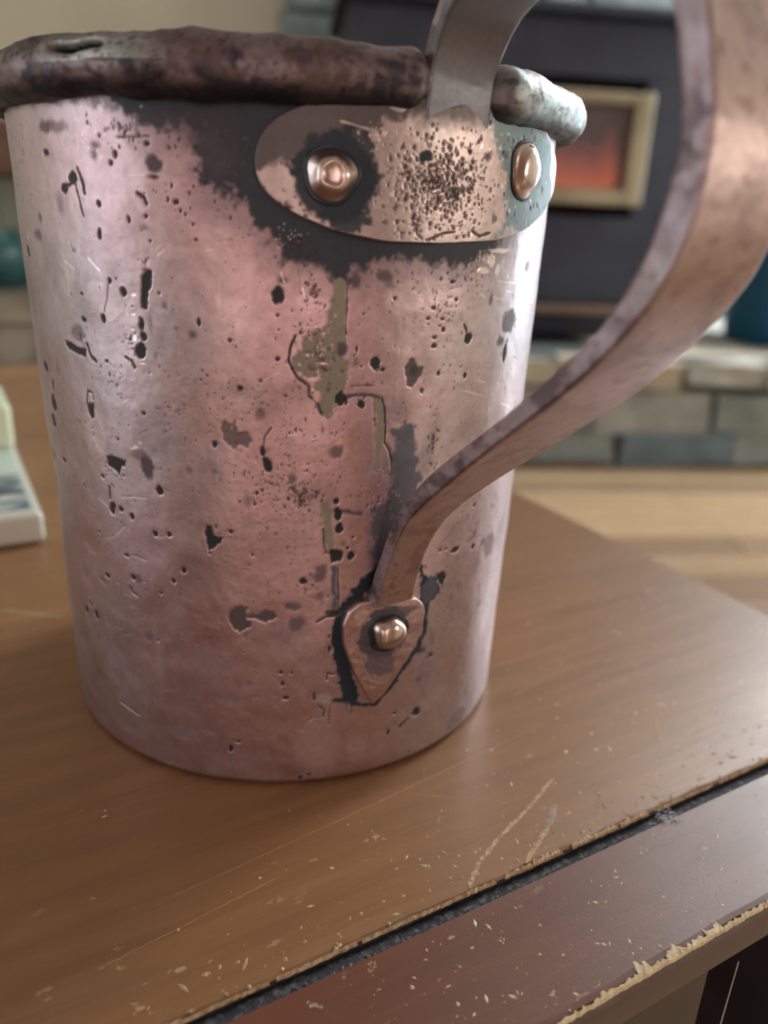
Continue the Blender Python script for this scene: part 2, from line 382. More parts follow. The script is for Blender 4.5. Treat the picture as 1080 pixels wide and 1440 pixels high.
# three glued boards form the top; the front board is split off by the dark groove
def slab_edge(name, u0, u1, v0, v1, m, front=None, n=500, z1=-9.0, rnd=2.2, parent=None, amp=.35):
    """board whose front edge (v0) is rounded and slightly ragged with wear"""
    rr = np.random.RandomState(5); vs = []; fs = []
    us = np.linspace(u0, u1, n)
    base = np.interp(us, np.linspace(u0, u1, 60), rr.rand(60)) * amp + np.interp(us, np.linspace(u0, u1, 260), rr.rand(260)) * amp * .8
    prof = [(v1, z1), (v1, 0.0), (None, 0.0), (.75, -.12), (.3, -.45), (.0, -1.0)]
    P = []
    for k in range(n):
        w = base[k]
        P.append([(v1, z1), (v1, 0), (v0 + rnd + w, 0), (v0 + rnd * .45 + w, -rnd * .12), (v0 + rnd * .12 + w * .6, -rnd * .45), (v0, -rnd), (v0, z1 + 1.5), (v0 + .5, z1 + .4), (v0 + 1.8, z1)])
    m_ = len(P[0])
    for k in range(n):
        for (v, z) in P[k]: vs.append((us[k] * MM, v * MM, TT + z * MM))
    for k in range(n - 1):
        for j in range(m_):
            a = k * m_ + j; b_ = k * m_ + (j + 1) % m_
            fs.append((a, b_, b_ + m_, a + m_))
    fs.append(tuple(range(m_))[::-1]); fs.append(tuple((n - 1) * m_ + j for j in range(m_)))
    bm = bmesh.new(); me = bpy.data.meshes.new(name); me.from_pydata(vs, [], fs); bm.from_mesh(me)
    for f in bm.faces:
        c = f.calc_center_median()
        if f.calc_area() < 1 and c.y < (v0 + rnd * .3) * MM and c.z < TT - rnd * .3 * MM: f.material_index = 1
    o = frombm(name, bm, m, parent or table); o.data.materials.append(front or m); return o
front_wood = mat('dark_varnished_edge', lin(92, 72, 64), .42, noise=8, color2=lin(74, 58, 52), scale=(1, 10, 10), coat=.3)
groove_shade = mat('shaded_groove_side', lin(34, 34, 40), .7, noise=300, color2=lin(60, 60, 66))  # shade inside the groove put into the near-black colour of this side
slab_edge('tabletop_board', -420, 135.5, -83.6, 437, top_wood, groove_shade, z1=-9, rnd=.9, amp=.5)
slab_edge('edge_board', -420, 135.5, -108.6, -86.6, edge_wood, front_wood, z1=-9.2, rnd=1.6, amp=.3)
groove_m = mat('dusty_groove', lin(50, 52, 58), .8, noise=900, color2=lin(120, 122, 128), fac=(.5, .75), bump=.0003, bscale=1500)
tbox('groove', -420, 135, -87.6, -82.6, -8, -1.6, groove_m)
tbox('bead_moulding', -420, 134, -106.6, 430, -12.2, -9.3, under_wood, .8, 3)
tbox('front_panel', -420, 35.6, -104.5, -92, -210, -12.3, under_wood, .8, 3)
black_m = mat('shaded_recess', lin(12, 13, 17), .7, noise=4, color2=lin(16, 18, 24))  # deep shade under the table top put into the colour
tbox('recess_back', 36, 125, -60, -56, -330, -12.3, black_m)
tbox('shelf', -400, 125, -92, 425, -330, -320, under_wood)
for (u, v) in ((-410, -104), (100, -92), (-410, 395), (100, 395)):
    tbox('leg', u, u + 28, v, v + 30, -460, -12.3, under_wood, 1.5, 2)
tan_m = mat('bare_wood_wear', lin(196, 170, 134), .7, noise=900, color2=lin(150, 118, 84), bump=.0002, bscale=2000)
def ribbon(name, pts, w, m, z=0.06, parent=None, jag=.3, seed=1, label=None, zf=None, th=.05):
    """thin raised strip of bare wood following points (table mm)"""
    rr = np.random.RandomState(seed); P = np.array(pts, float)
    d = np.r_[0, np.cumsum(np.hypot(*np.diff(P, axis=0).T))]; n = max(8, int(d[-1] / .5)); t = np.linspace(0, d[-1], n)
    X = np.interp(t, d, P[:, 0]) + rr.randn(n) * .06; Y = np.interp(t, d, P[:, 1]) + rr.randn(n) * .06
    tx = np.gradient(X); ty = np.gradient(Y); L = np.hypot(tx, ty) + 1e-9; nx, ny = -ty / L, tx / L
    ww = w * .5 * (1 - jag + jag * 2 * rr.rand(n)) * np.minimum(1, np.minimum(np.arange(n) + 1, n - np.arange(n)) / 3.0)
    vs = []; fs = []
    for k in range(n):
        zz = z if zf is None else zf(k / n)
        for s, q in ((-1, zz - th), (-.5, zz), (.5, zz), (1, zz - th)):
            vs.append(((X[k] + nx[k] * ww[k] * s) * MM, (Y[k] + ny[k] * ww[k] * s) * MM, TT + q * MM))
    for k in range(n - 1):
        for j in range(3): a = k * 4 + j; fs.append((a, a + 1, a + 5, a + 4))
    return pydata(name, vs, fs, m, parent or table)
ribbon('scratch', [(-2.5, -82.6), (2.0, -79.0), (8.7, -75.8), (18.1, -72.3), (29.0, -67.5)], .75, tan_m, seed=3)
ribbon('scratch', [(9.6, -82.7), (14.0, -80.2), (18.9, -77.8)], .9, tan_m, seed=4)
ribbon('scratch', [(18.3, -77.9), (21.5, -75.8), (24.4, -73.3)], 1.1, mat('grey_scuff', lin(160, 138, 122), .6, noise=600, color2=lin(140, 118, 100)), seed=5, jag=.5)
ribbon('scratch', [(-62.9, 55.1), (-56.3, 50.2), (-48.1, 43.7)], 1.1, mat('pale_scuff', lin(170, 150, 126), .5, noise=400, color2=lin(150, 130, 106)), seed=6, jag=.6)
for q, (pts, w) in enumerate(([[(-47, -62), (-10, -58), (40, -52)], .22], [[(-5, -33), (30, -28), (75, -26)], .25], [[(8, -22), (45, -14), (80, -12)], .22], [[(0, -58), (12, -66), (20, -72)], .2], [[(-60, -70), (-30, -66)], .2], [[(40, -40), (62, -36), (90, -40)], .25], [[(58, -70), (66, -60)], .25])):
    ribbon('scratch', pts, w, mat('faint_scratch', lin(178, 140, 98), .5, noise=300, color2=lin(150, 112, 72)), seed=20 + q, z=.03, th=.03)
def worn_edge(name, u0, u1, vfun, pieces, seed, z, m):
    rr = np.random.RandomState(seed); vs = []; fs = []
    for (a, b_, w) in pieces:
        n = max(12, int((b_ - a) / .12)); us = np.linspace(a, b_, n)
        wi = w * (.35 + .9 * np.interp(us, np.linspace(a, b_, max(3, n // 3)), rr.rand(max(3, n // 3)) ** 2)) * np.minimum(1, np.minimum(np.arange(n), n - 1 - np.arange(n)) / 3)
        sh = np.interp(us, np.linspace(a, b_, max(3, n // 4)), rr.rand(max(3, n // 4))) * .4
        b0 = len(vs)
        for k in range(n):
            v = vfun + sh[k] * .5
            for s, q in ((-.25, z - .5), (0.0, z - .08), (wi[k] * .6, z + .05), (wi[k], z - .04)):
                vs.append((us[k] * MM, (v + s) * MM, TT + q * MM))
        for k in range(n - 1):
            for j in range(3): e = b0 + k * 4 + j; fs.append((e, e + 1, e + 5, e + 4))
    o = pydata(name, vs, fs, m, table); o['kind'] = 'stuff'; return o
rr_ = np.random.RandomState(12)
pc = []; u = -60
while u < 132:
    L = rr_.uniform(3, 14); pc.append((u, min(u + L, 134), (rr_.uniform(.15, .6) if rr_.rand() < .8 else rr_.uniform(.6, 1.3)) * (.45 if u < -20 else 1))); u += L + rr_.uniform(-1, 2.5)
worn_edge('edge_wear', -60, 134, -83.5, pc, 7, .03, tan_m)
worn_edge('edge_wear', -10, 134, -108.3, [(-8, 3, .5), (2, 12, .9), (11, 14, 2.6), (12, 20, 1.0), (17, 21, 2.6), (20, 27, 1.0), (26, 30, 2.2), (29, 41, .7), (40, 60, .6), (58, 100, .8)], 8, -.02, mat('cream_bare_edge', lin(214, 196, 160), .65, noise=700, color2=lin(188, 166, 128)))
# lint and dust specks
def specks(name, n, uv, size, m, z, seed, label=None, flat=.5):
    rr = np.random.RandomState(seed); vs = []; fs = []
    for k in range(n):
        u, v = uv(rr); s = size * (.4 + rr.rand() ** 2 * 1.6); el = 1 + rr.rand() ** 3 * 3; a = rr.rand() * 6.28; b0 = len(vs)
        if math.hypot(*(np.array([u, v]))) < 52: continue
        ca, sa = math.cos(a), math.sin(a)
        for (p, q, h) in ((1, 0, 0), (0, 1, 0), (-1, 0, 0), (0, -1, 0), (.2, .1, 1)):
            x, y_ = p * s * el, q * s
            vs.append(((u + x * ca - y_ * sa) * MM, (v + x * sa + y_ * ca) * MM, TT + (z + h * s * flat) * MM))
        fs += [(b0, b0 + 1, b0 + 4), (b0 + 1, b0 + 2, b0 + 4), (b0 + 2, b0 + 3, b0 + 4), (b0 + 3, b0, b0 + 4)]
    o = pydata(name, vs, fs, m, table); o['kind'] = 'stuff'; return o
speck_m = mat('pale_specks', lin(226, 206, 176), .5, noise=500, color2=lin(190, 164, 130))
def d_top(r):
    while True:
        u, v = r.uniform(-60, 134), r.uniform(-83, 90)
        p = .12 + .5 * max(0, (u + 20) / 150) + (.6 if v < -65 else 0) * (.3 + max(0, (u + 30) / 120))
        if v > 0: p *= .35
        if u < -15: p *= .45
        if r.rand() < p: return u, v
specks('wear_specks', 620, d_top, .17, speck_m, .01, 31)
specks('wear_specks', 260, lambda r: (r.uniform(-30, 110), -107.5 + 20 * r.rand()), .15, speck_m, .01, 32)
specks('wear_specks', 260, lambda r: (r.uniform(-50, 134), -83 + abs(r.randn()) * 4), .22, tan_m, .01, 33)
lint_m = mat('grey_dust_lint', lin(150, 150, 156), .9, noise=900, color2=lin(120, 122, 130))
specks('dust', 1500, lambda r: (r.uniform(-40, 134), r.uniform(-86.9, -85.2)), .15, lint_m, -1.5, 34, flat=1.5)
# fluff tuft caught in the groove
rr = np.random.RandomState(9); vs = []; fs = []
for k in range(46):
    a = rr.rand() * 6.28; L = rr.uniform(.8, 2.6); u, v, z = 41.5 + rr.randn() * 1.2, -86.2 + rr.randn() * .8, -.3 + rr.rand() * .4
    du, dv, dz = math.cos(a) * L, math.sin(a) * L * .7, rr.uniform(-.1, .9); b0 = len(vs)
    for t in (0, .5, 1):
        for s in (-.05, .05): vs.append(((u + du * t + s * math.sin(a)) * MM, (v + dv * t - s * math.cos(a)) * MM, TT + (z + dz * t * t + .15) * MM))
    fs += [(b0, b0 + 1, b0 + 3, b0 + 2), (b0 + 2, b0 + 3, b0 + 5, b0 + 4)]
lt = pydata('lint_tuft', vs, fs, mat('lint_fibres', lin(196, 196, 204), .8, noise=300, color2=lin(170, 170, 180)), None)
lt.rotation_euler = (0, 0, TA); tag(lt, 'small tuft of pale grey lint caught on the dark table groove', 'lint', kind='stuff')

strand_pts = [(35.4, -108.9, -9.6), (35.55, -108.7, -20), (35.5, -108.6, -34), (35.8, -108.5, -60), (36.3, -108.2, -95)]
vs = []; fs = []
for k, (u, v, z) in enumerate(strand_pts):
    for q in range(5): vs.append(((u + .11 * math.cos(q * 1.2566)) * MM, (v + .11 * math.sin(q * 1.2566)) * MM, TT + z * MM))
for k in range(4):
    for q in range(5): fs.append((k * 5 + q, k * 5 + (q + 1) % 5, k * 5 + 5 + (q + 1) % 5, k * 5 + 5 + q))
cw = pydata('cobweb_strand', vs, fs, mat('pale_thread', lin(190, 188, 184), .6, noise=200, color2=lin(168, 166, 162))); cw.rotation_euler = (0, 0, TA)
tag(cw, 'fine pale cobweb strand hanging down from the front edge of the table', 'thread')

# ------------------------------------------------------------------ white box at left
ceram = mat('glossy_white_plastic', lin(214, 220, 208), .25, noise=20, color2=lin(206, 214, 204), coat=.3)
pale_green = mat('pale_green_white_plastic', lin(214, 226, 200), .3, noise=20, color2=lin(206, 220, 194))
wb = empty('picture_box', (0, 0, TT), TA); tag(wb, 'white box with a blue-grey printed picture and raised pale block, left of the mug', 'box')
def wbox(name, u0, u1, v0, v1, z0, z1, m, bev=0.0, seg=3):
    return boxo(name, u0 * MM, u1 * MM, v0 * MM, v1 * MM, z0 * MM, z1 * MM, m, wb, bev * MM, seg)
wbox('box_body', -125, -45.2, 99, 222, 0.2, 11, ceram, 2.2)
wbox('raised_block', -123, -45.6, 178, 221, 10.8, 30, pale_green, 3.0)
prm = bpy.data.materials.new('printed_picture'); prm.use_nodes = True; nt = prm.node_tree; n = nt.nodes; bs = n['Principled BSDF']
tc = n.new('ShaderNodeTexCoord'); mp = n.new('ShaderNodeMapping'); mp.inputs['Scale'].default_value = (30, 95, 1); nt.links.new(tc.outputs['Object'], mp.inputs[0])
t = n.new('ShaderNodeTexNoise'); t.inputs['Scale'].default_value = 1.6; t.inputs['Detail'].default_value = 5; nt.links.new(mp.outputs[0], t.inputs[0])
r = n.new('ShaderNodeValToRGB'); e = r.color_ramp.elements; e[0].position = .36; e[0].color = lin(40, 52, 72); e[1].position = .62; e[1].color = lin(208, 218, 210)
e2 = r.color_ramp.elements.new(.48); e2.color = lin(96, 116, 134)
nt.links.new(t.outputs[0], r.inputs[0]); nt.links.new(r.outputs[0], bs.inputs['Base Color']); bs.inputs['Roughness'].default_value = .3
wbox('printed_label', -122, -48.5, 104, 143, 11.0, 11.15, prm)
wbox('printed_band', -122, -48.0, 146, 174, 11.0, 11.12, mat('mint_print', lin(184, 212, 196), .3, noise=60, color2=lin(198, 218, 206)))

# ------------------------------------------------------------------ copper mug: surface marks as laid out on its wall
# azimuth in degrees round the mug, height in mm above the table, sizes in mm
BLOBS=[
(-88.56,85.87,0.44,0.88,'c',1.0),(-86.04,80.64,1.25,0.39,'c',1.0),(-85.37,77.88,0.57,0.92,'c',1.0),(-84.33,83.14,0.79,0.28,'c',1.0),
(-87.2,84.45,0.33,0.34,'c',1.0),(-81.51,38.24,1.36,0.72,'d',0.9),(-82.95,20.11,1.36,1.28,'g',0.8),(-84.43,8.81,3.92,6.36,'g',0.22),
(-68.14,71.23,1.83,1.53,'m',0.9),(-60.38,26.33,1.67,0.83,'P',0.9),(-55.44,41.12,1.02,1.42,'d',1.0),(-58.98,39.4,2.23,2.79,'s',0.8),
(-85.02,20.62,0.35,1.12,'d',1.0),(-129.91,108.93,0.97,1.02,'d',1.0),(-132.3,107.33,0.86,0.74,'d',1.0),(-123.83,105.46,0.44,0.5,'d',1.0),
(-124.27,100.99,0.4,0.95,'d',1.0),(-119.38,112.29,0.39,0.57,'d',1.0),(-120.48,111.1,0.34,0.38,'d',1.0),(-113.16,113.69,0.45,0.28,'d',1.0),
(-112.47,109.33,0.83,0.21,'d',1.0),(-137.11,112.6,0.89,0.45,'d',1.0),(-151.74,97.11,1.18,0.98,'d',1.0),(-114.29,103.91,0.37,0.26,'d',1.0),
(-117.61,103.29,0.26,0.5,'d',1.0),(-113.88,100.4,0.27,0.23,'d',1.0),(-110.19,106.31,0.25,0.39,'d',1.0),(-108.78,106.01,0.48,0.31,'d',1.0),
(-108.12,104.82,0.24,0.21,'d',1.0),(-107.29,104.36,0.24,0.21,'d',1.0),(-106.03,103.07,0.22,0.2,'d',1.0),(-109.35,108.26,0.22,0.39,'d',1.0),
(-105.72,108.28,0.22,0.19,'d',1.0),(-103.69,108.82,0.24,0.19,'d',1.0),(-104.94,113.56,0.23,0.18,'d',1.0),(-116.97,87.89,0.53,0.99,'d',1.0),
(-116.73,85.96,0.61,0.79,'d',1.0),(-117.58,83.65,1.06,1.07,'d',1.0),(-120.23,92.52,0.65,0.66,'d',1.0),(-125.57,88.15,0.49,0.69,'d',1.0),
(-123.06,94.06,0.37,0.43,'d',1.0),(-130.78,87.35,0.57,0.47,'d',1.0),(-130.46,91.57,0.37,0.23,'d',1.0),(-151.04,76.86,1.17,1.02,'d',1.0),
(-148.18,70.5,1.51,1.4,'d',1.0),(-147.3,73.97,0.57,1.14,'d',1.0),(-149.93,66.9,1.2,1.39,'d',1.0),(-117.92,73.21,0.36,0.31,'d',1.0),
(-125.74,81.12,0.34,0.24,'d',1.0),(-112.81,92.77,0.25,0.22,'d',1.0),(-105.74,88.89,0.35,0.59,'d',1.0),(-100.48,86.29,0.33,0.29,'d',1.0),
(-92.03,93.46,0.93,1.26,'d',1.0),(-92.23,90.55,0.24,0.22,'d',1.0),(-92.28,83.79,0.33,0.34,'d',1.0),(-98.85,78.99,0.45,0.46,'d',1.0),
(-92.06,88.3,0.17,0.15,'d',1.0),(-95.26,80.22,0.24,0.21,'d',1.0),(-90.89,77.98,0.19,0.2,'d',1.0),(-81.0,77.61,1.06,1.17,'d',1.0),
(-77.24,76.47,0.76,0.82,'d',1.0),(-77.43,90.91,0.26,0.22,'d',1.0),(-71.74,93.32,0.41,0.28,'d',1.0),(-63.72,91.81,0.42,0.27,'d',1.0),
(-64.72,90.13,0.31,0.22,'d',1.0),(-61.32,89.92,0.34,0.23,'d',1.0),(-58.45,93.07,0.35,0.29,'d',1.0),(-59.76,95.92,0.46,0.29,'d',1.0),
(-62.74,85.67,0.6,0.38,'d',1.0),(-62.89,87.02,0.51,0.23,'d',1.0),(-60.94,88.17,0.31,0.35,'d',1.0),(-54.31,86.5,0.8,0.92,'d',1.0),
(-74.86,83.17,1.1,1.09,'d',1.0),(-73.3,82.15,0.49,0.35,'d',1.0),(-54.29,79.92,0.41,0.5,'d',1.0),(-64.82,78.2,0.29,0.39,'d',1.0),
(-61.29,80.88,0.31,0.41,'d',1.0),(-78.42,85.49,0.31,0.56,'d',1.0),(-80.98,57.41,0.76,1.19,'d',1.0),(-80.69,54.8,0.79,1.01,'d',1.0),
(-81.39,59.65,0.55,0.7,'d',1.0),(-78.22,49.42,0.68,0.96,'d',1.0),(-78.86,50.9,0.33,0.34,'d',1.0),(-77.92,52.87,0.26,0.27,'d',1.0),
(-81.25,49.65,1.4,1.51,'d',1.0),(-87.49,44.84,0.76,0.63,'d',1.0),(-92.05,26.29,0.41,0.47,'d',1.0),(-89.92,26.18,0.3,0.31,'d',1.0),
(-91.77,23.74,0.34,0.62,'d',1.0),(-91.11,20.76,0.68,0.41,'d',1.0),(-82.06,30.88,0.41,0.6,'d',1.0),(-82.12,33.36,0.27,0.37,'d',1.0),
(-87.97,2.11,0.58,0.69,'d',1.0),(-85.86,2.55,0.73,0.34,'d',1.0),(-103.15,8.72,0.55,1.09,'d',1.0),(-101.45,10.35,0.56,0.3,'d',1.0),
(-59.79,11.65,1.0,1.08,'d',1.0),(-67.37,9.2,0.41,0.89,'d',1.0),(-66.0,13.41,0.46,0.42,'d',1.0),(-56.91,24.34,0.61,0.54,'d',1.0),
(-115.67,60.16,0.65,0.8,'d',1.0),(-128.28,54.46,0.8,1.28,'d',1.0),(-125.77,54.97,0.54,0.56,'d',1.0),(-122.96,54.01,0.43,0.69,'d',1.0),
(-130.08,60.24,0.51,0.32,'d',1.0),(-146.18,59.93,0.84,0.47,'d',1.0),(-117.54,51.67,0.69,0.62,'d',1.0),(-114.41,52.03,0.58,0.55,'d',1.0),
(-111.46,45.62,0.49,0.77,'d',1.0),(-114.03,43.18,0.44,0.57,'d',1.0),(-124.04,41.84,0.54,0.6,'d',1.0),(-132.45,39.99,0.71,0.55,'d',1.0),
(-133.36,48.77,0.38,0.24,'d',1.0),(-125.46,45.96,0.74,0.32,'d',1.0),(-140.68,31.44,0.67,0.7,'d',1.0),(-143.51,28.99,0.98,1.1,'d',1.0),
(-138.33,29.8,0.91,1.02,'d',1.0),(-119.02,29.81,0.27,0.25,'d',1.0),(-117.13,40.14,0.32,0.29,'d',1.0),(-103.82,69.3,0.47,0.49,'d',1.0),
(-94.35,66.24,0.83,1.25,'d',1.0),(-95.09,68.54,0.38,0.86,'d',1.0),(-95.27,61.78,0.24,0.31,'d',1.0),(-96.39,61.24,0.28,0.29,'d',1.0),
(-96.77,59.31,0.25,0.23,'d',1.0),(-105.76,49.61,0.26,0.3,'d',1.0),(-101.47,54.12,0.37,0.4,'d',1.0),(-97.46,49.87,0.25,0.27,'d',1.0),
(-41.53,82.83,0.59,1.75,'d',1.0),(-52.22,46.2,1.31,0.77,'d',1.0),(-55.03,47.01,0.41,0.37,'d',1.0),(-56.86,47.12,0.34,0.36,'d',1.0),
(-46.62,54.22,0.52,0.49,'d',1.0),(-45.34,45.19,0.72,0.65,'d',1.0),(-104.29,54.82,0.2,0.53,'d',1.0),(-87.55,95.42,0.22,0.2,'d',1.0),
(-76.75,77.52,0.25,0.23,'d',1.0),(-112.19,111.05,1.3,1.23,'m',0.95),(-136.07,116.29,1.92,0.98,'m',0.8),(-132.61,116.2,2.36,0.85,'m',0.55),
(-141.95,102.9,0.71,0.77,'m',0.8),(-143.9,100.11,1.61,0.92,'m',0.7),(-134.42,105.06,1.02,1.37,'m',0.45),(-123.4,113.49,0.87,0.59,'m',0.6),
(-123.92,112.13,0.58,0.68,'m',0.6),(-114.79,102.29,0.55,0.25,'m',0.7),(-133.22,84.9,1.88,1.2,'m',0.55),(-142.75,77.76,0.65,1.08,'m',0.5),
(-111.88,91.01,0.49,0.54,'m',0.7),(-114.92,88.09,0.29,0.88,'m',0.55),(-114.38,83.12,0.29,0.45,'m',0.5),(-107.08,86.86,0.71,0.55,'m',0.8),
(-91.43,95.57,0.65,0.41,'m',0.9),(-98.85,79.05,2.04,1.61,'m',0.3),(-95.49,74.79,0.79,0.82,'m',0.65),(-80.99,85.5,1.0,1.07,'m',0.95),
(-79.1,95.88,0.93,1.37,'m',0.9),(-73.95,96.53,1.18,0.97,'m',0.85),(-73.08,95.37,0.83,0.54,'m',0.5),(-65.0,81.76,2.61,3.84,'m',0.22),
(-78.72,83.24,0.71,0.56,'m',0.6),(-81.51,68.42,1.1,1.12,'m',0.75),(-79.75,51.86,0.51,0.4,'m',0.7),(-84.55,45.42,1.14,0.84,'m',0.8),
(-84.2,41.74,1.02,0.86,'m',0.7),(-84.02,47.06,1.05,1.12,'m',0.8),(-90.07,39.96,1.52,0.86,'m',0.85),(-88.71,36.32,1.4,1.45,'m',0.75),
(-89.85,35.33,2.63,2.36,'m',0.3),(-104.12,36.46,0.35,0.58,'m',0.6),(-92.99,19.51,0.54,0.56,'m',0.7),(-91.46,27.81,0.34,0.3,'m',0.5),
(-98.61,23.41,0.95,0.62,'m',0.5),(-102.54,19.33,3.09,0.71,'m',0.45),(-103.71,5.57,0.58,0.85,'m',0.5),(-95.27,7.22,0.58,0.67,'m',0.5),
(-102.72,12.09,1.02,0.66,'m',0.3),(-114.88,10.38,2.85,1.53,'m',0.6),(-117.95,1.53,0.62,0.54,'m',0.6),(-119.72,1.52,0.57,0.54,'m',0.5),
(-118.34,63.93,1.42,1.95,'m',0.95),(-119.63,65.6,1.85,1.04,'m',0.6),(-109.21,64.23,0.89,0.75,'m',0.6),(-155.91,59.27,3.27,1.3,'m',0.6),
(-122.8,41.76,0.97,0.89,'m',0.8),(-141.26,38.57,1.36,1.51,'m',0.5),(-133.97,38.57,1.47,0.64,'m',0.6),(-121.21,30.12,0.97,0.94,'m',0.75),
(-116.27,33.57,0.38,0.34,'m',0.5),(-140.78,3.76,1.45,1.01,'m',0.35),(-103.97,64.57,0.61,0.61,'m',0.55),(-89.75,64.02,0.71,1.0,'m',0.75),
(-98.09,59.83,0.55,1.17,'m',0.55),(-40.93,88.56,2.7,1.95,'m',0.8),(-43.96,85.23,1.05,0.91,'m',0.8),(-48.72,92.66,0.64,0.96,'m',0.8),
(-34.51,97.95,1.24,1.0,'m',0.6),(-37.18,43.15,2.89,2.63,'m',0.6),(-41.21,44.97,1.01,1.01,'m',0.7),(-53.99,49.57,1.25,2.25,'m',0.3),
(-44.31,4.11,4.19,2.25,'m',0.55),(-52.19,35.76,0.68,0.99,'m',0.6),(-49.64,37.62,0.74,0.83,'m',0.6),(-39.84,30.45,1.1,0.55,'m',0.6),
(-58.64,20.65,2.4,4.25,'m',0.4),(-59.88,19.56,0.76,1.03,'m',0.6),(-56.82,28.04,0.82,1.67,'m',0.6),(-67.01,81.62,0.7,0.96,'m',0.7),
(-97.94,55.25,1.47,0.66,'m',0.25),(-106.43,23.1,4.36,1.89,'m',0.12),(-122.15,93.58,1.74,4.4,'m',0.12),(-69.78,74.8,2.72,2.0,'m',0.35),
(-62.67,66.61,1.59,3.9,'m',0.3),(-61.11,71.6,1.31,5.2,'m',0.2),(-120.55,67.23,0.62,0.38,'w',0.8),(-119.28,68.15,0.45,0.25,'w',0.8),
(-121.27,66.88,0.46,0.26,'w',0.8),(-118.73,85.69,0.56,0.46,'w',0.8),(-118.89,86.91,0.42,0.22,'w',0.8),(-118.6,89.47,0.41,0.33,'w',0.8),
(-118.12,92.33,0.54,0.32,'w',0.8),(-117.33,81.73,0.56,0.23,'w',0.8),(-49.63,99.37,1.02,1.03,'w',0.8),(-51.9,97.66,1.52,0.46,'w',0.8),
(-47.39,100.86,3.11,0.35,'w',0.8),(-47.39,97.6,0.67,0.94,'w',0.8),]
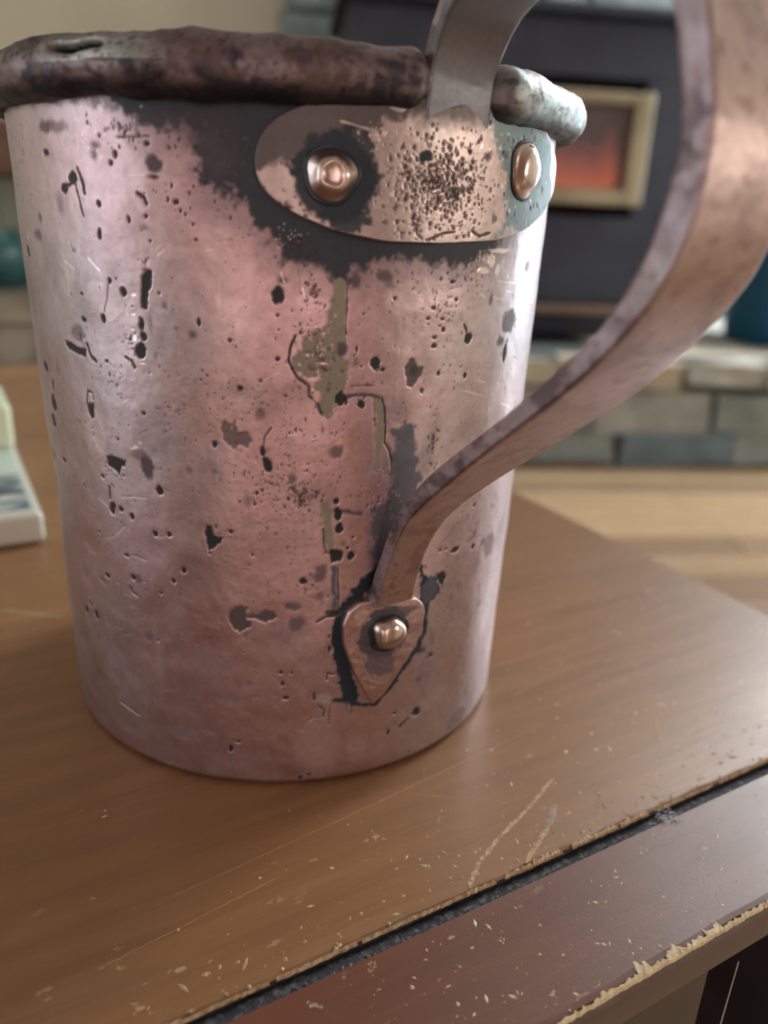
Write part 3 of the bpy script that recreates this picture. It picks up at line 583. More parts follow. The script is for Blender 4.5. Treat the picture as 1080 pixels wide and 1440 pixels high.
LINES=[
([(-113.76,116.7),(-107.66,116.6),(-104.91,114.11)],2.03,'m',0.35),
([(-89.23,87.39),(-90.14,85.62),(-90.45,83.62),(-89.77,82.17),(-88.78,80.72),(-86.84,79.72),(-86.82,78.16),(-85.09,76.6),(-84.42,75.06)],0.34,'d',1.0),
([(-80.46,95.9),(-80.46,92.19),(-80.56,87.83)],0.28,'m',0.9),
([(-73.98,77.18),(-73.45,74.2),(-73.18,72.0),(-73.39,69.35),(-73.51,66.47),(-74.0,64.85)],1.55,'g',1.0),
([(-73.29,77.39),(-72.41,74.71),(-72.2,71.39),(-72.25,69.78),(-71.1,68.0),(-70.57,66.81),(-70.43,64.82)],0.36,'d',1.0),
([(-80.22,77.72),(-77.98,78.14),(-75.28,78.12),(-73.71,77.41)],0.58,'m',0.95),([(-74.85,77.93),(-74.73,75.66),(-74.43,72.62)],0.19,'d',0.7),
([(-83.3,59.08),(-82.83,56.71),(-82.87,52.59),(-82.12,50.52)],1.47,'g',1.0),([(-81.46,47.04),(-81.34,42.82),(-81.37,38.52)],1.14,'s',1.0),
([(-83.75,54.64),(-83.69,51.96),(-83.24,50.18)],0.31,'d',1.0),([(-80.74,46.99),(-80.47,42.75),(-80.46,37.71)],0.28,'d',1.0),
([(-80.39,37.63),(-82.96,37.48),(-84.6,36.57)],0.36,'d',1.0),([(-87.3,13.04),(-86.38,15.26),(-84.55,15.93)],0.19,'d',0.7),
([(-70.71,48.01),(-73.62,44.15),(-76.41,41.56),(-78.99,38.29),(-79.67,36.09),(-79.83,31.78),(-79.21,26.98),(-77.97,22.66),(-76.88,19.3)],3.13,'P',1.0),  # dark outline of the foot pad; strap's shadow painted in at its top
([(-81.0,19.57),(-75.86,18.16),(-71.77,16.69)],1.09,'P',1.0),
([(-59.39,35.83),(-59.62,29.63),(-63.54,24.61),(-67.62,20.23),(-71.33,16.76)],1.38,'P',1.0),([(-82.51,24.25),(-82.23,25.6),(-81.0,25.1)],0.4,'d',1.0),
([(-83.91,18.21),(-82.72,17.36),(-83.02,15.93)],0.4,'d',1.0),([(-81.52,18.51),(-81.8,14.16)],0.22,'d',1.0),
([(-78.12,18.21),(-77.71,15.86)],0.68,'m',0.8),([(-76.66,17.97),(-76.9,15.73)],0.55,'r',0.7),
([(-128.14,110.15),(-127.49,108.86),(-126.99,106.75)],0.48,'d',1.0),
([(-129.17,108.13),(-128.58,105.91),(-128.24,104.27),(-127.93,103.45)],0.29,'d',1.0),([(-131.48,107.7),(-130.19,108.22)],0.44,'d',1.0),
([(-118.67,114.54),(-112.68,114.73)],0.14,'d',1.0),([(-115.65,107.12),(-114.37,106.47),(-113.99,105.6)],0.44,'d',1.0),
([(-120.97,82.19),(-119.57,81.75),(-119.14,80.76)],0.39,'d',1.0),([(-123.03,94.28),(-123.88,91.83),(-124.96,89.21)],0.23,'m',0.7),
([(-130.71,83.4),(-129.86,81.37),(-128.48,80.7)],0.47,'d',1.0),([(-132.73,73.26),(-132.12,75.16),(-130.82,75.09),(-130.6,74.01)],0.27,'d',1.0),
([(-79.36,79.57),(-75.01,79.52)],0.18,'d',1.0),([(-55.66,88.9),(-54.89,87.67),(-54.34,86.68)],0.36,'d',1.0),
([(-128.66,58.58),(-128.73,56.21)],0.43,'d',1.0),([(-93.56,72.61),(-94.73,70.97),(-95.02,69.21)],0.21,'d',1.0),
([(-81.63,58.1),(-79.45,57.84),(-76.22,57.09)],0.73,'m',0.95),([(-133.95,18.66),(-131.76,17.81),(-132.09,14.35),(-133.01,12.06)],0.64,'m',0.6),
([(-132.48,12.1),(-129.57,11.49),(-126.5,11.06)],0.51,'d',0.8),([(-125.0,39.8),(-124.92,38.86),(-123.53,38.17)],0.45,'d',0.9),
([(-64.38,9.86),(-62.02,11.18)],0.57,'r',1.0),([(-48.28,46.88),(-45.77,47.3),(-44.41,49.83)],0.7,'m',0.8),
([(-132.56,84.85),(-131.11,82.42)],0.3,'m',0.7),([(-146.44,97.72),(-148.12,86.85)],0.19,'m',0.25),
([(-131.38,47.84),(-128.51,49.01),(-125.37,51.57)],0.19,'w',0.9),([(-124.85,46.09),(-122.72,46.27),(-120.29,45.92)],0.19,'w',0.9),
([(-116.94,50.95),(-114.6,51.73)],0.19,'w',0.9),([(-118.61,18.95),(-114.55,20.08)],0.2,'w',0.9),([(-134.91,96.52),(-132.07,95.36)],0.17,'w',0.9),
([(-127.75,97.34),(-125.2,95.55)],0.17,'w',0.9),([(-112.85,98.51),(-111.45,99.39)],0.16,'w',0.9),([(-125.07,57.19),(-121.66,57.93)],0.19,'w',0.9),
([(-121.32,57.85),(-118.88,58.12)],0.18,'w',0.9),([(-46.99,95.83),(-39.68,95.25)],0.19,'w',0.9),([(-43.36,94.04),(-40.19,93.66)],0.19,'w',0.9),
([(-47.86,93.11),(-44.12,92.6)],0.19,'w',0.9),([(-50.21,78.78),(-47.45,78.24)],0.19,'w',0.9),([(-54.31,77.4),(-47.44,75.76)],0.19,'w',0.9),
([(-39.79,73.25),(-34.05,71.66)],0.21,'w',0.9),([(-52.07,93.95),(-50.65,93.21)],0.18,'w',0.9),([(-97.94,20.16),(-97.02,20.68)],0.2,'w',0.9),
([(-132.03,29.29),(-129.12,29.72)],0.2,'w',0.9),([(-129.32,28.42),(-126.57,29.07)],0.2,'w',0.9),([(-121.23,75.47),(-122.7,74.57)],0.18,'w',0.9),
([(-132.01,55.79),(-129.52,54.68)],0.19,'w',0.9),([(-138.27,43.54),(-136.02,43.44)],0.2,'w',0.9),([(-91.66,96.95),(-91.08,95.32)],0.16,'w',0.9),
([(-88.13,94.68),(-87.53,92.91)],0.16,'w',0.9),]
PATCHES=[

([(-118.18,118.52),(-111.97,115.62),(-108.9,115.85),(-106.22,117.26),(-104.91,114.11),(-104.37,111.35),(-104.21,109.94),(-103.11,108.84),(-102.02,107.45),(-100.04,107.9),(-98.37,106.82),(-96.71,105.14),(-96.19,102.81),(-94.48,102.58),(-91.98,100.69),(-91.07,97.99),(-88.75,98.78),(-84.63,98.19),(-83.02,95.85),(-80.33,95.59),(-79.19,98.02),(-75.43,98.3),(-72.89,99.5),(-64.39,98.99),(-57.8,98.59),(-50.19,99.94),(-48.27,101.66),(-31.91,128.02),(-101.72,121.52),(-120.03,120.36)],'P',0.95,1.2),
([(-148.15,119.58),(-127.94,119.61),(-120.28,118.54),(-118.18,118.52),(-119.91,121.27),(-147.04,121.55)],'P',0.5,1.0),
([(-120.28,118.54),(-114.03,113.93),(-109.14,112.62),(-106.72,109.39),(-105.46,104.62),(-99.1,101.91),(-94.55,98.07),(-88.73,95.18),(-79.06,94.87),(-71.28,95.49),(-57.35,95.44),(-42.64,99.91),(-31.91,128.02),(-119.88,121.45)],'P',0.4,5.0),
([(-111.71,118.53),(-98.55,118.81),(-97.72,109.7),(-100.59,108.46),(-103.38,110.44),(-104.88,114.57),(-108.89,116.03)],'B',0.55,2.5),
([(-107.71,115.87),(-102.01,115.1),(-98.79,111.53),(-102.32,108.39),(-105.49,114.09)],'m',0.35,2),
([(-83.27,93.69),(-83.48,89.67),(-85.91,88.65),(-87.23,87.16),(-89.35,85.41),(-89.9,84.18),(-90.14,82.17),(-88.78,81.17),(-84.92,80.98),(-85.46,79.49),(-84.86,77.64),(-84.57,76.12),(-84.23,74.83),(-82.22,75.04),(-82.01,76.57),(-80.28,77.6),(-80.1,78.12),(-80.11,82.22),(-80.32,84.49),(-80.57,88.16),(-80.46,92.19),(-80.46,95.9),(-82.79,96.17)],'g',1.0,0.35),
([(-69.92,72.6),(-66.55,72.79),(-65.56,71.45),(-65.46,68.64),(-64.9,66.27),(-63.94,62.09),(-65.1,56.24),(-65.47,50.75),(-68.53,46.99),(-72.49,46.14),(-74.19,49.15),(-73.34,51.82),(-74.74,53.79),(-74.56,56.14),(-73.01,57.8),(-71.06,59.39),(-70.21,61.61),(-70.57,66.81),(-69.66,69.01),(-70.62,71.84)],'s',0.9,0.8),
([(-62.51,47.39),(-60.37,43.01),(-59.13,41.54),(-57.27,42.16),(-55.77,41.95),(-55.87,37.78),(-58.18,35.99),(-62.23,36.96)],'P',1.0,0.4),
([(-115.03,96.33),(-114.03,95.97),(-114.23,93.85),(-115.02,92.85),(-115.5,90.24),(-116.71,90.37),(-116.21,95.11)],'d',1.0,0.5),
([(-137.77,83.34),(-135.99,83.18),(-133.94,82.69),(-131.09,82.54),(-131.6,81.05),(-134.78,81.58),(-136.83,81.88),(-137.97,82.59)],'d',1.0,0.5),
([(-132.88,73.05),(-130.72,73.37),(-131.03,70.57),(-131.76,70.2),(-132.52,71.47)],'d',1.0,0.5),
([(-69.04,82.65),(-68.01,83.78),(-67.04,83.74),(-66.38,82.54),(-64.97,82.29),(-65.21,80.7),(-67.25,79.13),(-68.49,79.44),(-68.63,81.15)],'d',0.8,0.5),
([(-102.72,38.18),(-101.06,39.61),(-99.12,39.74),(-98.67,38.12),(-96.94,38.57),(-95.09,39.06),(-92.97,38.67),(-92.84,37.67),(-94.41,36.34),(-96.68,37.28),(-98.4,37.35),(-98.01,35.63),(-100.59,34.15),(-102.37,35.9)],'d',0.85,0.5),
([(-128.37,64.1),(-127.19,64.56),(-123.28,64.04),(-123.58,63.28),(-124.68,62.65),(-125.24,61.39),(-126.51,61.95),(-128.41,62.59)],'d',1.0,0.5),
([(-102.4,72.99),(-101.79,73.32),(-100.8,72.31),(-100.05,73.42),(-99.52,71.83),(-97.79,71.75),(-97.3,70.57),(-97.6,68.99),(-99.6,69.43),(-100.47,68.85),(-102.38,70.3)],'d',0.65,0.5),
([(-106.67,52.87),(-106.13,54.91),(-105.0,54.76),(-104.66,53.07),(-102.91,52.74),(-103.29,51.99),(-104.37,51.56),(-104.93,50.37),(-105.73,50.09),(-106.62,51.06)],'d',1.0,0.5),]
FIELDS=[
(-102.12,112.81,5.22,5.55,70,0.304,'m'),(-72.49,59.14,3.27,5.3,60,0.321,'d'),(-70.04,56.88,2.9,8.1,60,0.25,'l'),(-85.74,93.69,2.4,4.41,70,0.217,'r'),
(-87.24,87.98,1.74,1.54,25,0.221,'r'),(-61.24,92.1,6.94,8.05,130,0.175,'r'),(-61.28,68.4,1.96,7.95,90,0.249,'r'),(-78.61,83.58,1.1,2.03,18,0.227,'d'),
(-88.15,60.86,2.45,3.31,110,0.286,'r'),(-85.1,61.45,1.72,2.04,32,0.239,'r'),(-93.81,63.08,11.03,11.25,230,0.154,'r'),
(-87.06,43.15,2.9,4.28,45,0.226,'r'),(-109.61,106.42,5.11,4.39,40,0.146,'r'),(-115.0,97.37,1.78,1.43,28,0.196,'d'),
(-131.69,98.11,1.67,0.88,14,0.262,'d'),(-119.27,84.97,2.53,5.18,45,0.182,'d'),(-132.56,84.85,5.31,5.4,45,0.178,'d'),
(-126.71,61.91,4.54,5.13,50,0.199,'d'),(-82.24,31.95,1.36,3.75,18,0.234,'r'),(-58.16,24.88,3.59,9.35,40,0.253,'r'),
(-117.83,115.76,9.8,3.7,70,0.268,'m'),(-124.12,112.91,8.71,3.9,40,0.233,'l'),(-88.75,100.3,4.17,3.0,60,0.233,'r'),
(-89.34,102.28,4.7,2.5,30,0.211,'l'),(-76.64,97.02,6.81,2.1,40,0.219,'m'),(-52.21,99.37,5.58,2.25,60,0.262,'l'),(-56.61,96.56,7.56,3.38,60,0.235,'m'),
(-46.08,48.14,8.03,4.73,40,0.279,'m'),(-50.97,53.72,9.08,18.0,60,0.189,'r'),(-57.73,1.52,12.8,2.62,40,0.297,'r'),(-91.33,23.27,3.29,6.2,20,0.184,'r'),
(-67.87,69.69,2.81,5.1,40,0.243,'r'),(-72.1,64.96,1.84,1.82,14,0.292,'d'),(-97.38,77.97,5.67,6.9,60,0.17,'r'),(-143.25,67.0,20.69,43.5,60,0.143,'d'),
(-91.15,72.9,34.03,57.6,420,0.104,'r'),(-118.58,115.29,9.53,2.85,40,0.207,'l'),(-100.1,106.27,4.17,2.85,25,0.155,'m'),
(-84.98,84.48,3.63,6.6,90,0.336,'m'),(-84.98,84.48,3.63,6.6,60,0.291,'l'),(-73.14,72.55,1.05,6.25,40,0.285,'m'),(-82.9,53.93,0.98,5.4,30,0.294,'m'),
(-84.42,87.8,2.27,3.3,30,0.288,'c'),(-102.05,114.19,9.39,5.4,50,0.303,'m'),]

KIND = {  # colour, metallic, roughness, relief (mm)
    'P': (lin(32, 44, 56), .3, .45, .02), 'B': (lin(62, 56, 60), .3, .42, .01), 'd': (lin(30, 30, 36), .0, .5, -.16), 'm': (lin(84, 74, 82), .3, .5, -.06),
    's': (lin(94, 98, 110), .5, .40, .05), 'g': (lin(140, 132, 118), .1, .55, -.05), 'r': (lin(58, 32, 36), .15, .5, -.07), 'c': (None, 1, .3, 0.0),
    'w': (lin(244, 230, 228), 1.0, .22, -.03), 'l': (lin(222, 200, 198), .9, .28, .06), 'v': (lin(122, 150, 156), .35, .45, .03)}
rn = np.random.RandomState(77)
def vnoise(shape, cell, seed):
    r = np.random.RandomState(seed); h, w = shape
    gh, gw = int(h / cell) + 3, int(w / cell) + 3; g = r.rand(gh, gw)
    y = np.arange(h) / cell; x = np.arange(w) / cell; yi, xi = y.astype(int), x.astype(int); fy, fx = y - yi, x - xi
    fy = fy * fy * (3 - 2 * fy); fx = fx * fx * (3 - 2 * fx)
    a = g[np.ix_(yi, xi)]; b_ = g[np.ix_(yi, xi + 1)]; c = g[np.ix_(yi + 1, xi)]; d = g[np.ix_(yi + 1, xi + 1)]
    top = a + (b_ - a) * fx[None, :]; bot = c + (d - c) * fx[None, :]
    return top + (bot - top) * fy[:, None]
def fbm(shape, cell, seed, o=4):
    s = 0; a = 1; t = 0
    for k in range(o):
        if cell / 2 ** k < 1.2: break
        s = s + a * vnoise(shape, cell / 2 ** k, seed + k); t += a; a *= .55
    return s / t
from mathutils import noise as mnoise
def noise3(V, scale, octs, seed):
    """smooth 3-D noise (0..1) at the points V given in metres"""
    o = Vector((seed * 7.3, seed * 3.1, seed * 5.7)); f = mnoise.fractal
    return np.array([f(Vector(p) * scale + o, .6, 2.1, octs) for p in V.tolist()]) * .5 + .5
class Canvas:
    """regular sheet (height x arc length) on which the marks are laid"""
    def __init__(s, az0, az1, z0, z1, R, res, base, metal=1.0, rough=.32, seed=1):
        s.az0, s.z0, s.R, s.res = az0, z0, R, res
        s.w = int(math.radians(az1 - az0) * R / res) + 1; s.h = int((z1 - z0) / res) + 1
        s.X = np.arange(s.w) * res; s.Y = z0 + np.arange(s.h) * res
        s.rgb = np.ones((s.h, s.w, 3)) * np.array(base[:3]); s.mt = np.ones((s.h, s.w)) * metal; s.ro = np.ones((s.h, s.w)) * rough; s.ht = np.zeros((s.h, s.w))
        sh = (s.h, s.w); s.base = s.rgb
        s.n1 = fbm(sh, 1.6 / res, seed + 10) - .5; s.n2 = fbm(sh, 1.6 / res, seed + 20) - .5; s.n3 = fbm(sh, .7 / res, seed + 30, 2) - .5; s.n4 = fbm(sh, 9 / res, seed + 40) - .5
    def x(s, az): return math.radians(az - s.az0) * s.R
    def freeze(s): s.base = s.rgb.copy()
    def win(s, xa, xb, ya, yb):
        i0, i1 = max(0, int((xa) / s.res)), min(s.w, int(xb / s.res) + 2); j0, j1 = max(0, int((ya - s.z0) / s.res)), min(s.h, int((yb - s.z0) / s.res) + 2)
        return (slice(j0, j1), slice(i0, i1)) if i1 > i0 and j1 > j0 else None
    def put(s, sl, m, kind, st):
        c, mt, ro, ht = KIND[kind]; m = np.clip(m, 0, 1) * st; m3_ = m[..., None]
        col = s.base[sl] if c is None else np.array(c[:3])
        s.rgb[sl] = s.rgb[sl] * (1 - m3_) + col * m3_; s.mt[sl] = s.mt[sl] * (1 - m) + mt * m; s.ro[sl] = s.ro[sl] * (1 - m) + ro * m; s.ht[sl] = s.ht[sl] * (1 - m) + ht * m
    def dist(s, sl, fn, kind, st, soft, wob):
        X, Y = np.meshgrid(s.X[sl[1]], s.Y[sl[0]]); a = wob
        d = fn(X + s.n1[sl] * a * 2, Y + s.n2[sl] * a * 2) + s.n3[sl] * wob * .8
        s.put(sl, .5 - d / (2 * soft), kind, st)
        if kind == 'd' and st > .7 and wob > .25: # shiny rubbed lip round the pits
            s.put(sl, np.exp(-((d - soft * 1.6) / (soft * 1.1)) ** 2) * .35, 'l', .3)
    def blob(s, az, z, rx, ry, kind, st):
        cx = s.x(az); q = min(rx, ry); sf = (.09 if kind in 'drwlc' else .32) + (.25 * q if kind in 'mgsP' and st < .5 else 0); sl = s.win(cx - rx * 1.8 - 1.2, cx + rx * 1.8 + 1.2, z - ry * 1.8 - 1.2, z + ry * 1.8 + 1.2)
        if sl is None: return
        s.dist(sl, lambda X, Y: (np.sqrt(((X - cx) / rx) ** 2 + ((Y - z) / ry) ** 2) - 1) * q, kind, st, sf, min(.9, .5 * q))
    def line(s, pts, w, kind, st, soft=None):
        P = [(s.x(a), z) for a, z in pts]; xs = [p[0] for p in P]; ys = [p[1] for p in P]; sl = s.win(min(xs) - w - 1.5, max(xs) + w + 1.5, min(ys) - w - 1.5, max(ys) + w + 1.5)
        if sl is None: return
        def fn(X, Y):
            d = None
            for (ax, ay), (bx, by) in zip(P[:-1], P[1:]):
                t = np.clip(((X - ax) * (bx - ax) + (Y - ay) * (by - ay)) / ((bx - ax) ** 2 + (by - ay) ** 2 + 1e-9), 0, 1)
                e = np.hypot(X - ax - t * (bx - ax), Y - ay - t * (by - ay)); d = e if d is None else np.minimum(d, e)
            return d - w / 2
        s.dist(sl, fn, kind, st, soft or (.07 if w < .6 else .16 if kind == 'd' else .3), min(.8, w * .45))
    def poly(s, pts, kind, st, soft):
        P = [(s.x(a), z) for a, z in pts]; xs = [p[0] for p in P]; ys = [p[1] for p in P]; g = soft * 3 + 1; sl = s.win(min(xs) - g, max(xs) + g, min(ys) - g, max(ys) + g)
        def fn(X, Y):
            d = np.full(X.shape, 1e9); ins = np.zeros(X.shape, bool)
            for k in range(len(P)):
                (ax, ay), (bx, by) = P[k], P[(k + 1) % len(P)]
                t = np.clip(((X - ax) * (bx - ax) + (Y - ay) * (by - ay)) / ((bx - ax) ** 2 + (by - ay) ** 2 + 1e-9), 0, 1)
                d = np.minimum(d, np.hypot(X - ax - t * (bx - ax), Y - ay - t * (by - ay)))
                c = ((ay > Y) != (by > Y)); c &= X < (bx - ax) * (Y - ay) / ((by - ay) + 1e-12) + ax; ins ^= c
            return np.where(ins, -d, d)
        size = min(max(xs) - min(xs), max(ys) - min(ys))
        s.dist(sl, fn, kind, st, .12 if kind == 'd' else soft * .5, min(1.6, .12 * size) if kind != 'P' else 1.6)
    def field(s, az, z, rx, ry, n, size, kind):
        cx = s.x(az)
        for k in range(n):
            a = rn.rand() * 6.283; r = min(1.5, abs(rn.randn()) * .6); q = size * (.45 + rn.rand() ** 2 * 1.5) * .5 * (1.35 if kind in 'rm' else 1)
            x = cx + math.cos(a) * r * rx; y = z + math.sin(a) * r * ry; sl = s.win(x - q * 4, x + q * 4, y - q * 4, y + q * 4)
            if sl is None: continue
            X, Y = np.meshgrid(s.X[sl[1]], s.Y[sl[0]]); e = 1 + rn.rand() * .8; X = X + s.n1[sl] * q * 2.5; Y = Y + s.n2[sl] * q * 2.5
            d = np.sqrt(((X - x) * e) ** 2 + (Y - y) ** 2) - q
            s.put(sl, .5 - d / (.9 * q), kind, .5 + .5 * rn.rand())
    def sample(s, az, z):
        x = np.clip(np.radians(az - s.az0) * s.R / s.res, 0, s.w - 1.001); y = np.clip((z - s.z0) / s.res, 0, s.h - 1.001)
        xi, yi = x.astype(int), y.astype(int); fx, fy = x - xi, y - yi
        def g(A):
            if A.ndim == 3: fx_, fy_ = fx[:, None], fy[:, None]
            else: fx_, fy_ = fx, fy
            return (A[yi, xi] * (1 - fx_) + A[yi, xi + 1] * fx_) * (1 - fy_) + (A[yi + 1, xi] * (1 - fx_) + A[yi + 1, xi + 1] * fx_) * fy_
        return g(s.rgb), g(s.mt), g(s.ro), g(s.ht)

COPPER = (0.56, 0.40, 0.42)
def metal_mat(name, bump=.00003, grain=900, coat=0.0):
    """patinated copper: colour and surface state come from the attributes laid on the mesh"""
    m = bpy.data.materials.new(name); m.use_nodes = True; nt = m.node_tree; n = nt.nodes; bs = n['Principled BSDF']
    a = n.new('ShaderNodeAttribute'); a.attribute_name = 'paint'; b_ = n.new('ShaderNodeAttribute'); b_.attribute_name = 'state'
    tc = n.new('ShaderNodeTexCoord'); t = n.new('ShaderNodeTexNoise'); t.inputs['Scale'].default_value = grain; t.inputs['Detail'].default_value = 3
    nt.links.new(tc.outputs['Object'], t.inputs[0])
    t2 = n.new('ShaderNodeTexNoise'); t2.inputs['Scale'].default_value = 60; t2.inputs['Detail'].default_value = 4; nt.links.new(tc.outputs['Object'], t2.inputs[0])
    mr = n.new('ShaderNodeMapRange'); mr.inputs[1].default_value = .3; mr.inputs[2].default_value = .7; mr.inputs[3].default_value = .93; mr.inputs[4].default_value = 1.06
    nt.links.new(t.outputs[0], mr.inputs[0])
    mx = n.new('ShaderNodeVectorMath'); mx.operation = 'SCALE'; nt.links.new(a.outputs['Color'], mx.inputs[0]); nt.links.new(mr.outputs[0], mx.inputs['Scale'])
    nt.links.new(mx.outputs[0], bs.inputs['Base Color'])
    sep = n.new('ShaderNodeSeparateColor'); nt.links.new(b_.outputs['Color'], sep.inputs[0]); nt.links.new(sep.outputs[0], bs.inputs['Metallic'])
    ad = n.new('ShaderNodeMath'); ad.operation = 'MULTIPLY_ADD'; nt.links.new(t2.outputs[0], ad.inputs[0]); ad.inputs[1].default_value = .16; nt.links.new(sep.outputs[1], ad.inputs[2])
    nt.links.new(ad.outputs[0], bs.inputs['Roughness'])
    bp = n.new('ShaderNodeBump'); bp.inputs['Distance'].default_value = bump; bp.inputs['Strength'].default_value = 1
    nt.links.new(t.outputs[0], bp.inputs['Height']); nt.links.new(bp.outputs[0], bs.inputs['Normal'])
    return m
def set_attr(me, rgb, mt, ro):
    N = len(me.vertices)
    for nm, arr in (('paint', np.c_[rgb, np.ones(N)]), ('state', np.c_[mt, ro, np.zeros(N), np.ones(N)])):
        at = me.attributes.new(nm, 'FLOAT_COLOR', 'POINT'); at.data.foreach_set('color', arr.astype(np.float32).ravel())
def npmesh(name, V, F, m, parent, smooth=True):
    """V (n,3) metres, F (k,4)"""
    me = bpy.data.meshes.new(name); me.vertices.add(len(V)); me.vertices.foreach_set('co', V.astype(np.float32).ravel())
    me.loops.add(F.size); me.loops.foreach_set('vertex_index', F.astype(np.int32).ravel())
    me.polygons.add(len(F)); me.polygons.foreach_set('loop_start', np.arange(0, F.size, 4, dtype=np.int32)); me.polygons.foreach_set('loop_total', np.full(len(F), 4, np.int32))
    me.update(calc_edges=True); me.validate(); 
    return link(name, me, m, parent, smooth)
def grid_faces(nr, nc, wrap=True):
    r = np.arange(nr - 1)[:, None]; c = np.arange(nc if wrap else nc - 1)[None, :]; c2 = (c + 1) % nc
    return np.stack([r * nc + c, r * nc + c2, (r + 1) * nc + c2, (r + 1) * nc + c], -1).reshape(-1, 4)

mug = empty('copper_mug', (0, 0, TT)); tag(mug, 'large old copper mug with pitted tarnished wall, rolled rim and riveted strap handle', 'mug')
cv = Canvas(-180, 0, 0, 123, 52, .17, COPPER)
n4 = cv.n4; sh = (cv.h, cv.w)
# uneven copper: pinker and greyer areas, vertical rubbing; grey flanks paint in reflected light
vert = np.interp(cv.X, np.arange(0, 200, 1.1), rn.rand(len(np.arange(0, 200, 1.1))))[None, :] - .5
big = fbm(sh, 22 / .17, 5) - .5
grey = np.clip(.42 - (cv.X[None, :] - 62) / 60, 0, 1) * .75 + big * .9 + vert * .08 + np.clip((cv.X[None, :] - 90) / 22, 0, 1) * .7
pinkc = np.array([.57, .385, .40]); greyc = np.array([.48, .43, .45])
g3 = np.clip(grey, 0, 1)[..., None]
cv.rgb = pinkc * (1 - g3) + greyc * g3
cv.rgb *= (1 + (cv.n3 * .10 + n4 * .12 + vert * .03)[..., None])
cv.ro += np.clip(fbm(sh, 6 / .17, 60) - .5, -1, 1) * .18 + .02
cv.ht += (fbm(sh, 14 / .17, 90) - .5) * .5 + (fbm(sh, 5 / .17, 95) - .5) * .10
cv.ht0 = cv.ht.copy(); cv.ht[:] = 0
cv.freeze()
# overall fine pitting, rubbed flecks and faint streaks
for q in range(60): cv.field(-168 + 156 * rn.rand(), 8 + 108 * rn.rand(), 3 + 9 * rn.rand(), 4 + 12 * rn.rand(), 34, .22, 'rmm'[rn.randint(3)])
cv.field(-90, 62, 74, 58, 1300, .17, 'r'); cv.field(-90, 62, 74, 58, 500, .17, 'l')
for q in range(90):
    a_ = -165 + 150 * rn.rand(); z_ = 6 + 105 * rn.rand(); cv.line([(a_, z_), (a_ + rn.randn() * .5, z_ + 1 + 5 * rn.rand())] if q % 2 else [(a_, z_), (a_ + 1 + 2.5 * rn.rand(), z_ + rn.randn() * .6)], .07 + .1 * rn.rand(), 'w' if q % 3 else 'm', .3 + .3 * rn.rand())
for q in range(60): cv.blob(-165 + 150 * rn.rand(), 6 + 108 * rn.rand(), 1 + 3 * rn.rand(), 1 + 5 * rn.rand(), 'mml'[q % 3], .12 + .16 * rn.rand())
for pts, k, s, so in PATCHES:
    if k in 'Pg': cv.poly(pts, k, s, so)
for f_ in FIELDS:
    if f_[6] in 'rm': cv.field(*f_)
for pts, w, k, s in LINES:
    if k in 'Pgs': cv.line(pts, w, k, s)
for b_ in BLOBS:
    if b_[4] in 'mgsP': cv.blob(*b_)
for pts, k, s, so in PATCHES:
    if k not in 'Pg': cv.poly(pts, k, s, so)
for pts, w, k, s in LINES:
    if k not in 'Pgs': cv.line(pts, w, k, s)
for b_ in BLOBS:
    if b_[4] not in 'mgsP': cv.blob(*b_)
for f_ in FIELDS:
    if f_[6] not in 'rm': cv.field(*f_)
cv.ht += cv.ht0
SLOPE = -0.0218672715
def wallR(z): return 50.0 - SLOPE * z
az = np.radians(np.r_[np.linspace(-176, -4, 900), np.linspace(0, 180, 60)])
nc = len(az)
# profile rows: outside of wall, lip, inside, inner bottom; then the underside
zo = np.r_[np.linspace(1.6, 120.5, 720)]
rows = [(0.5, .35, 0), (30, .35, 0), (47.5, .35, 0), (49.0, .5, 0), (49.75, .9, 0)] + [(wallR(z), z, 1) for z in zo] + [(wallR(122) - .1, 122.2, 0), (wallR(122) - .8, 122.6, 0), (wallR(122) - 1.5, 122, 0)]
rows += [(wallR(z) - 1.5, z, 0) for z in np.linspace(115, 6, 12)] + [(47, 2.6, 0), (30, 2.0, 0), (.5, 2.0, 0)]
R_ = np.array([r[0] for r in rows])[:, None] * np.ones(nc); Z_ = np.array([r[1] for r in rows])[:, None] * np.ones(nc); on = np.array([r[2] for r in rows])
A_ = np.ones((len(rows), 1)) * az[None, :]
deg = np.degrees(A_).ravel(); rgb, mt, ro, ht = cv.sample(np.clip(deg, -180, 0), Z_.ravel())
edge = np.clip(np.minimum((deg + 176) / 6, (-4 - deg) / 6), 0, 1); ht = ht * edge
back = (deg > -3); rgb[back] = np.array([.72, .46, .44]); mt[back] = 1; ro[back] = .35
out_ = np.repeat(on, nc).astype(bool)
fade = np.clip((Z_.ravel() - 1.6) / 4, 0, 1) * np.clip((121 - Z_.ravel()) / 4, 0, 1)
Rr = R_.ravel() + np.where(out_, ht * fade, 0)
# a dent low on the left flank and a slight flat spot
Rr -= np.where(out_, 1.0 * np.exp(-((deg + 163) / 6) ** 2 - ((Z_.ravel() - 52) / 9) ** 2), 0)
inner = ~out_ & (Z_.ravel() > 1.9); rgb[inner] = np.array([.30, .24, .22]); mt[inner] = .6; ro[inner] = .5
V = np.c_[Rr * np.cos(A_.ravel()), Rr * np.sin(A_.ravel()), Z_.ravel()] * MM
copper_m = metal_mat('tarnished_copper')
bo = npmesh('mug_body', V, grid_faces(len(rows), nc), copper_m, mug); set_attr(bo.data, rgb, mt, ro)

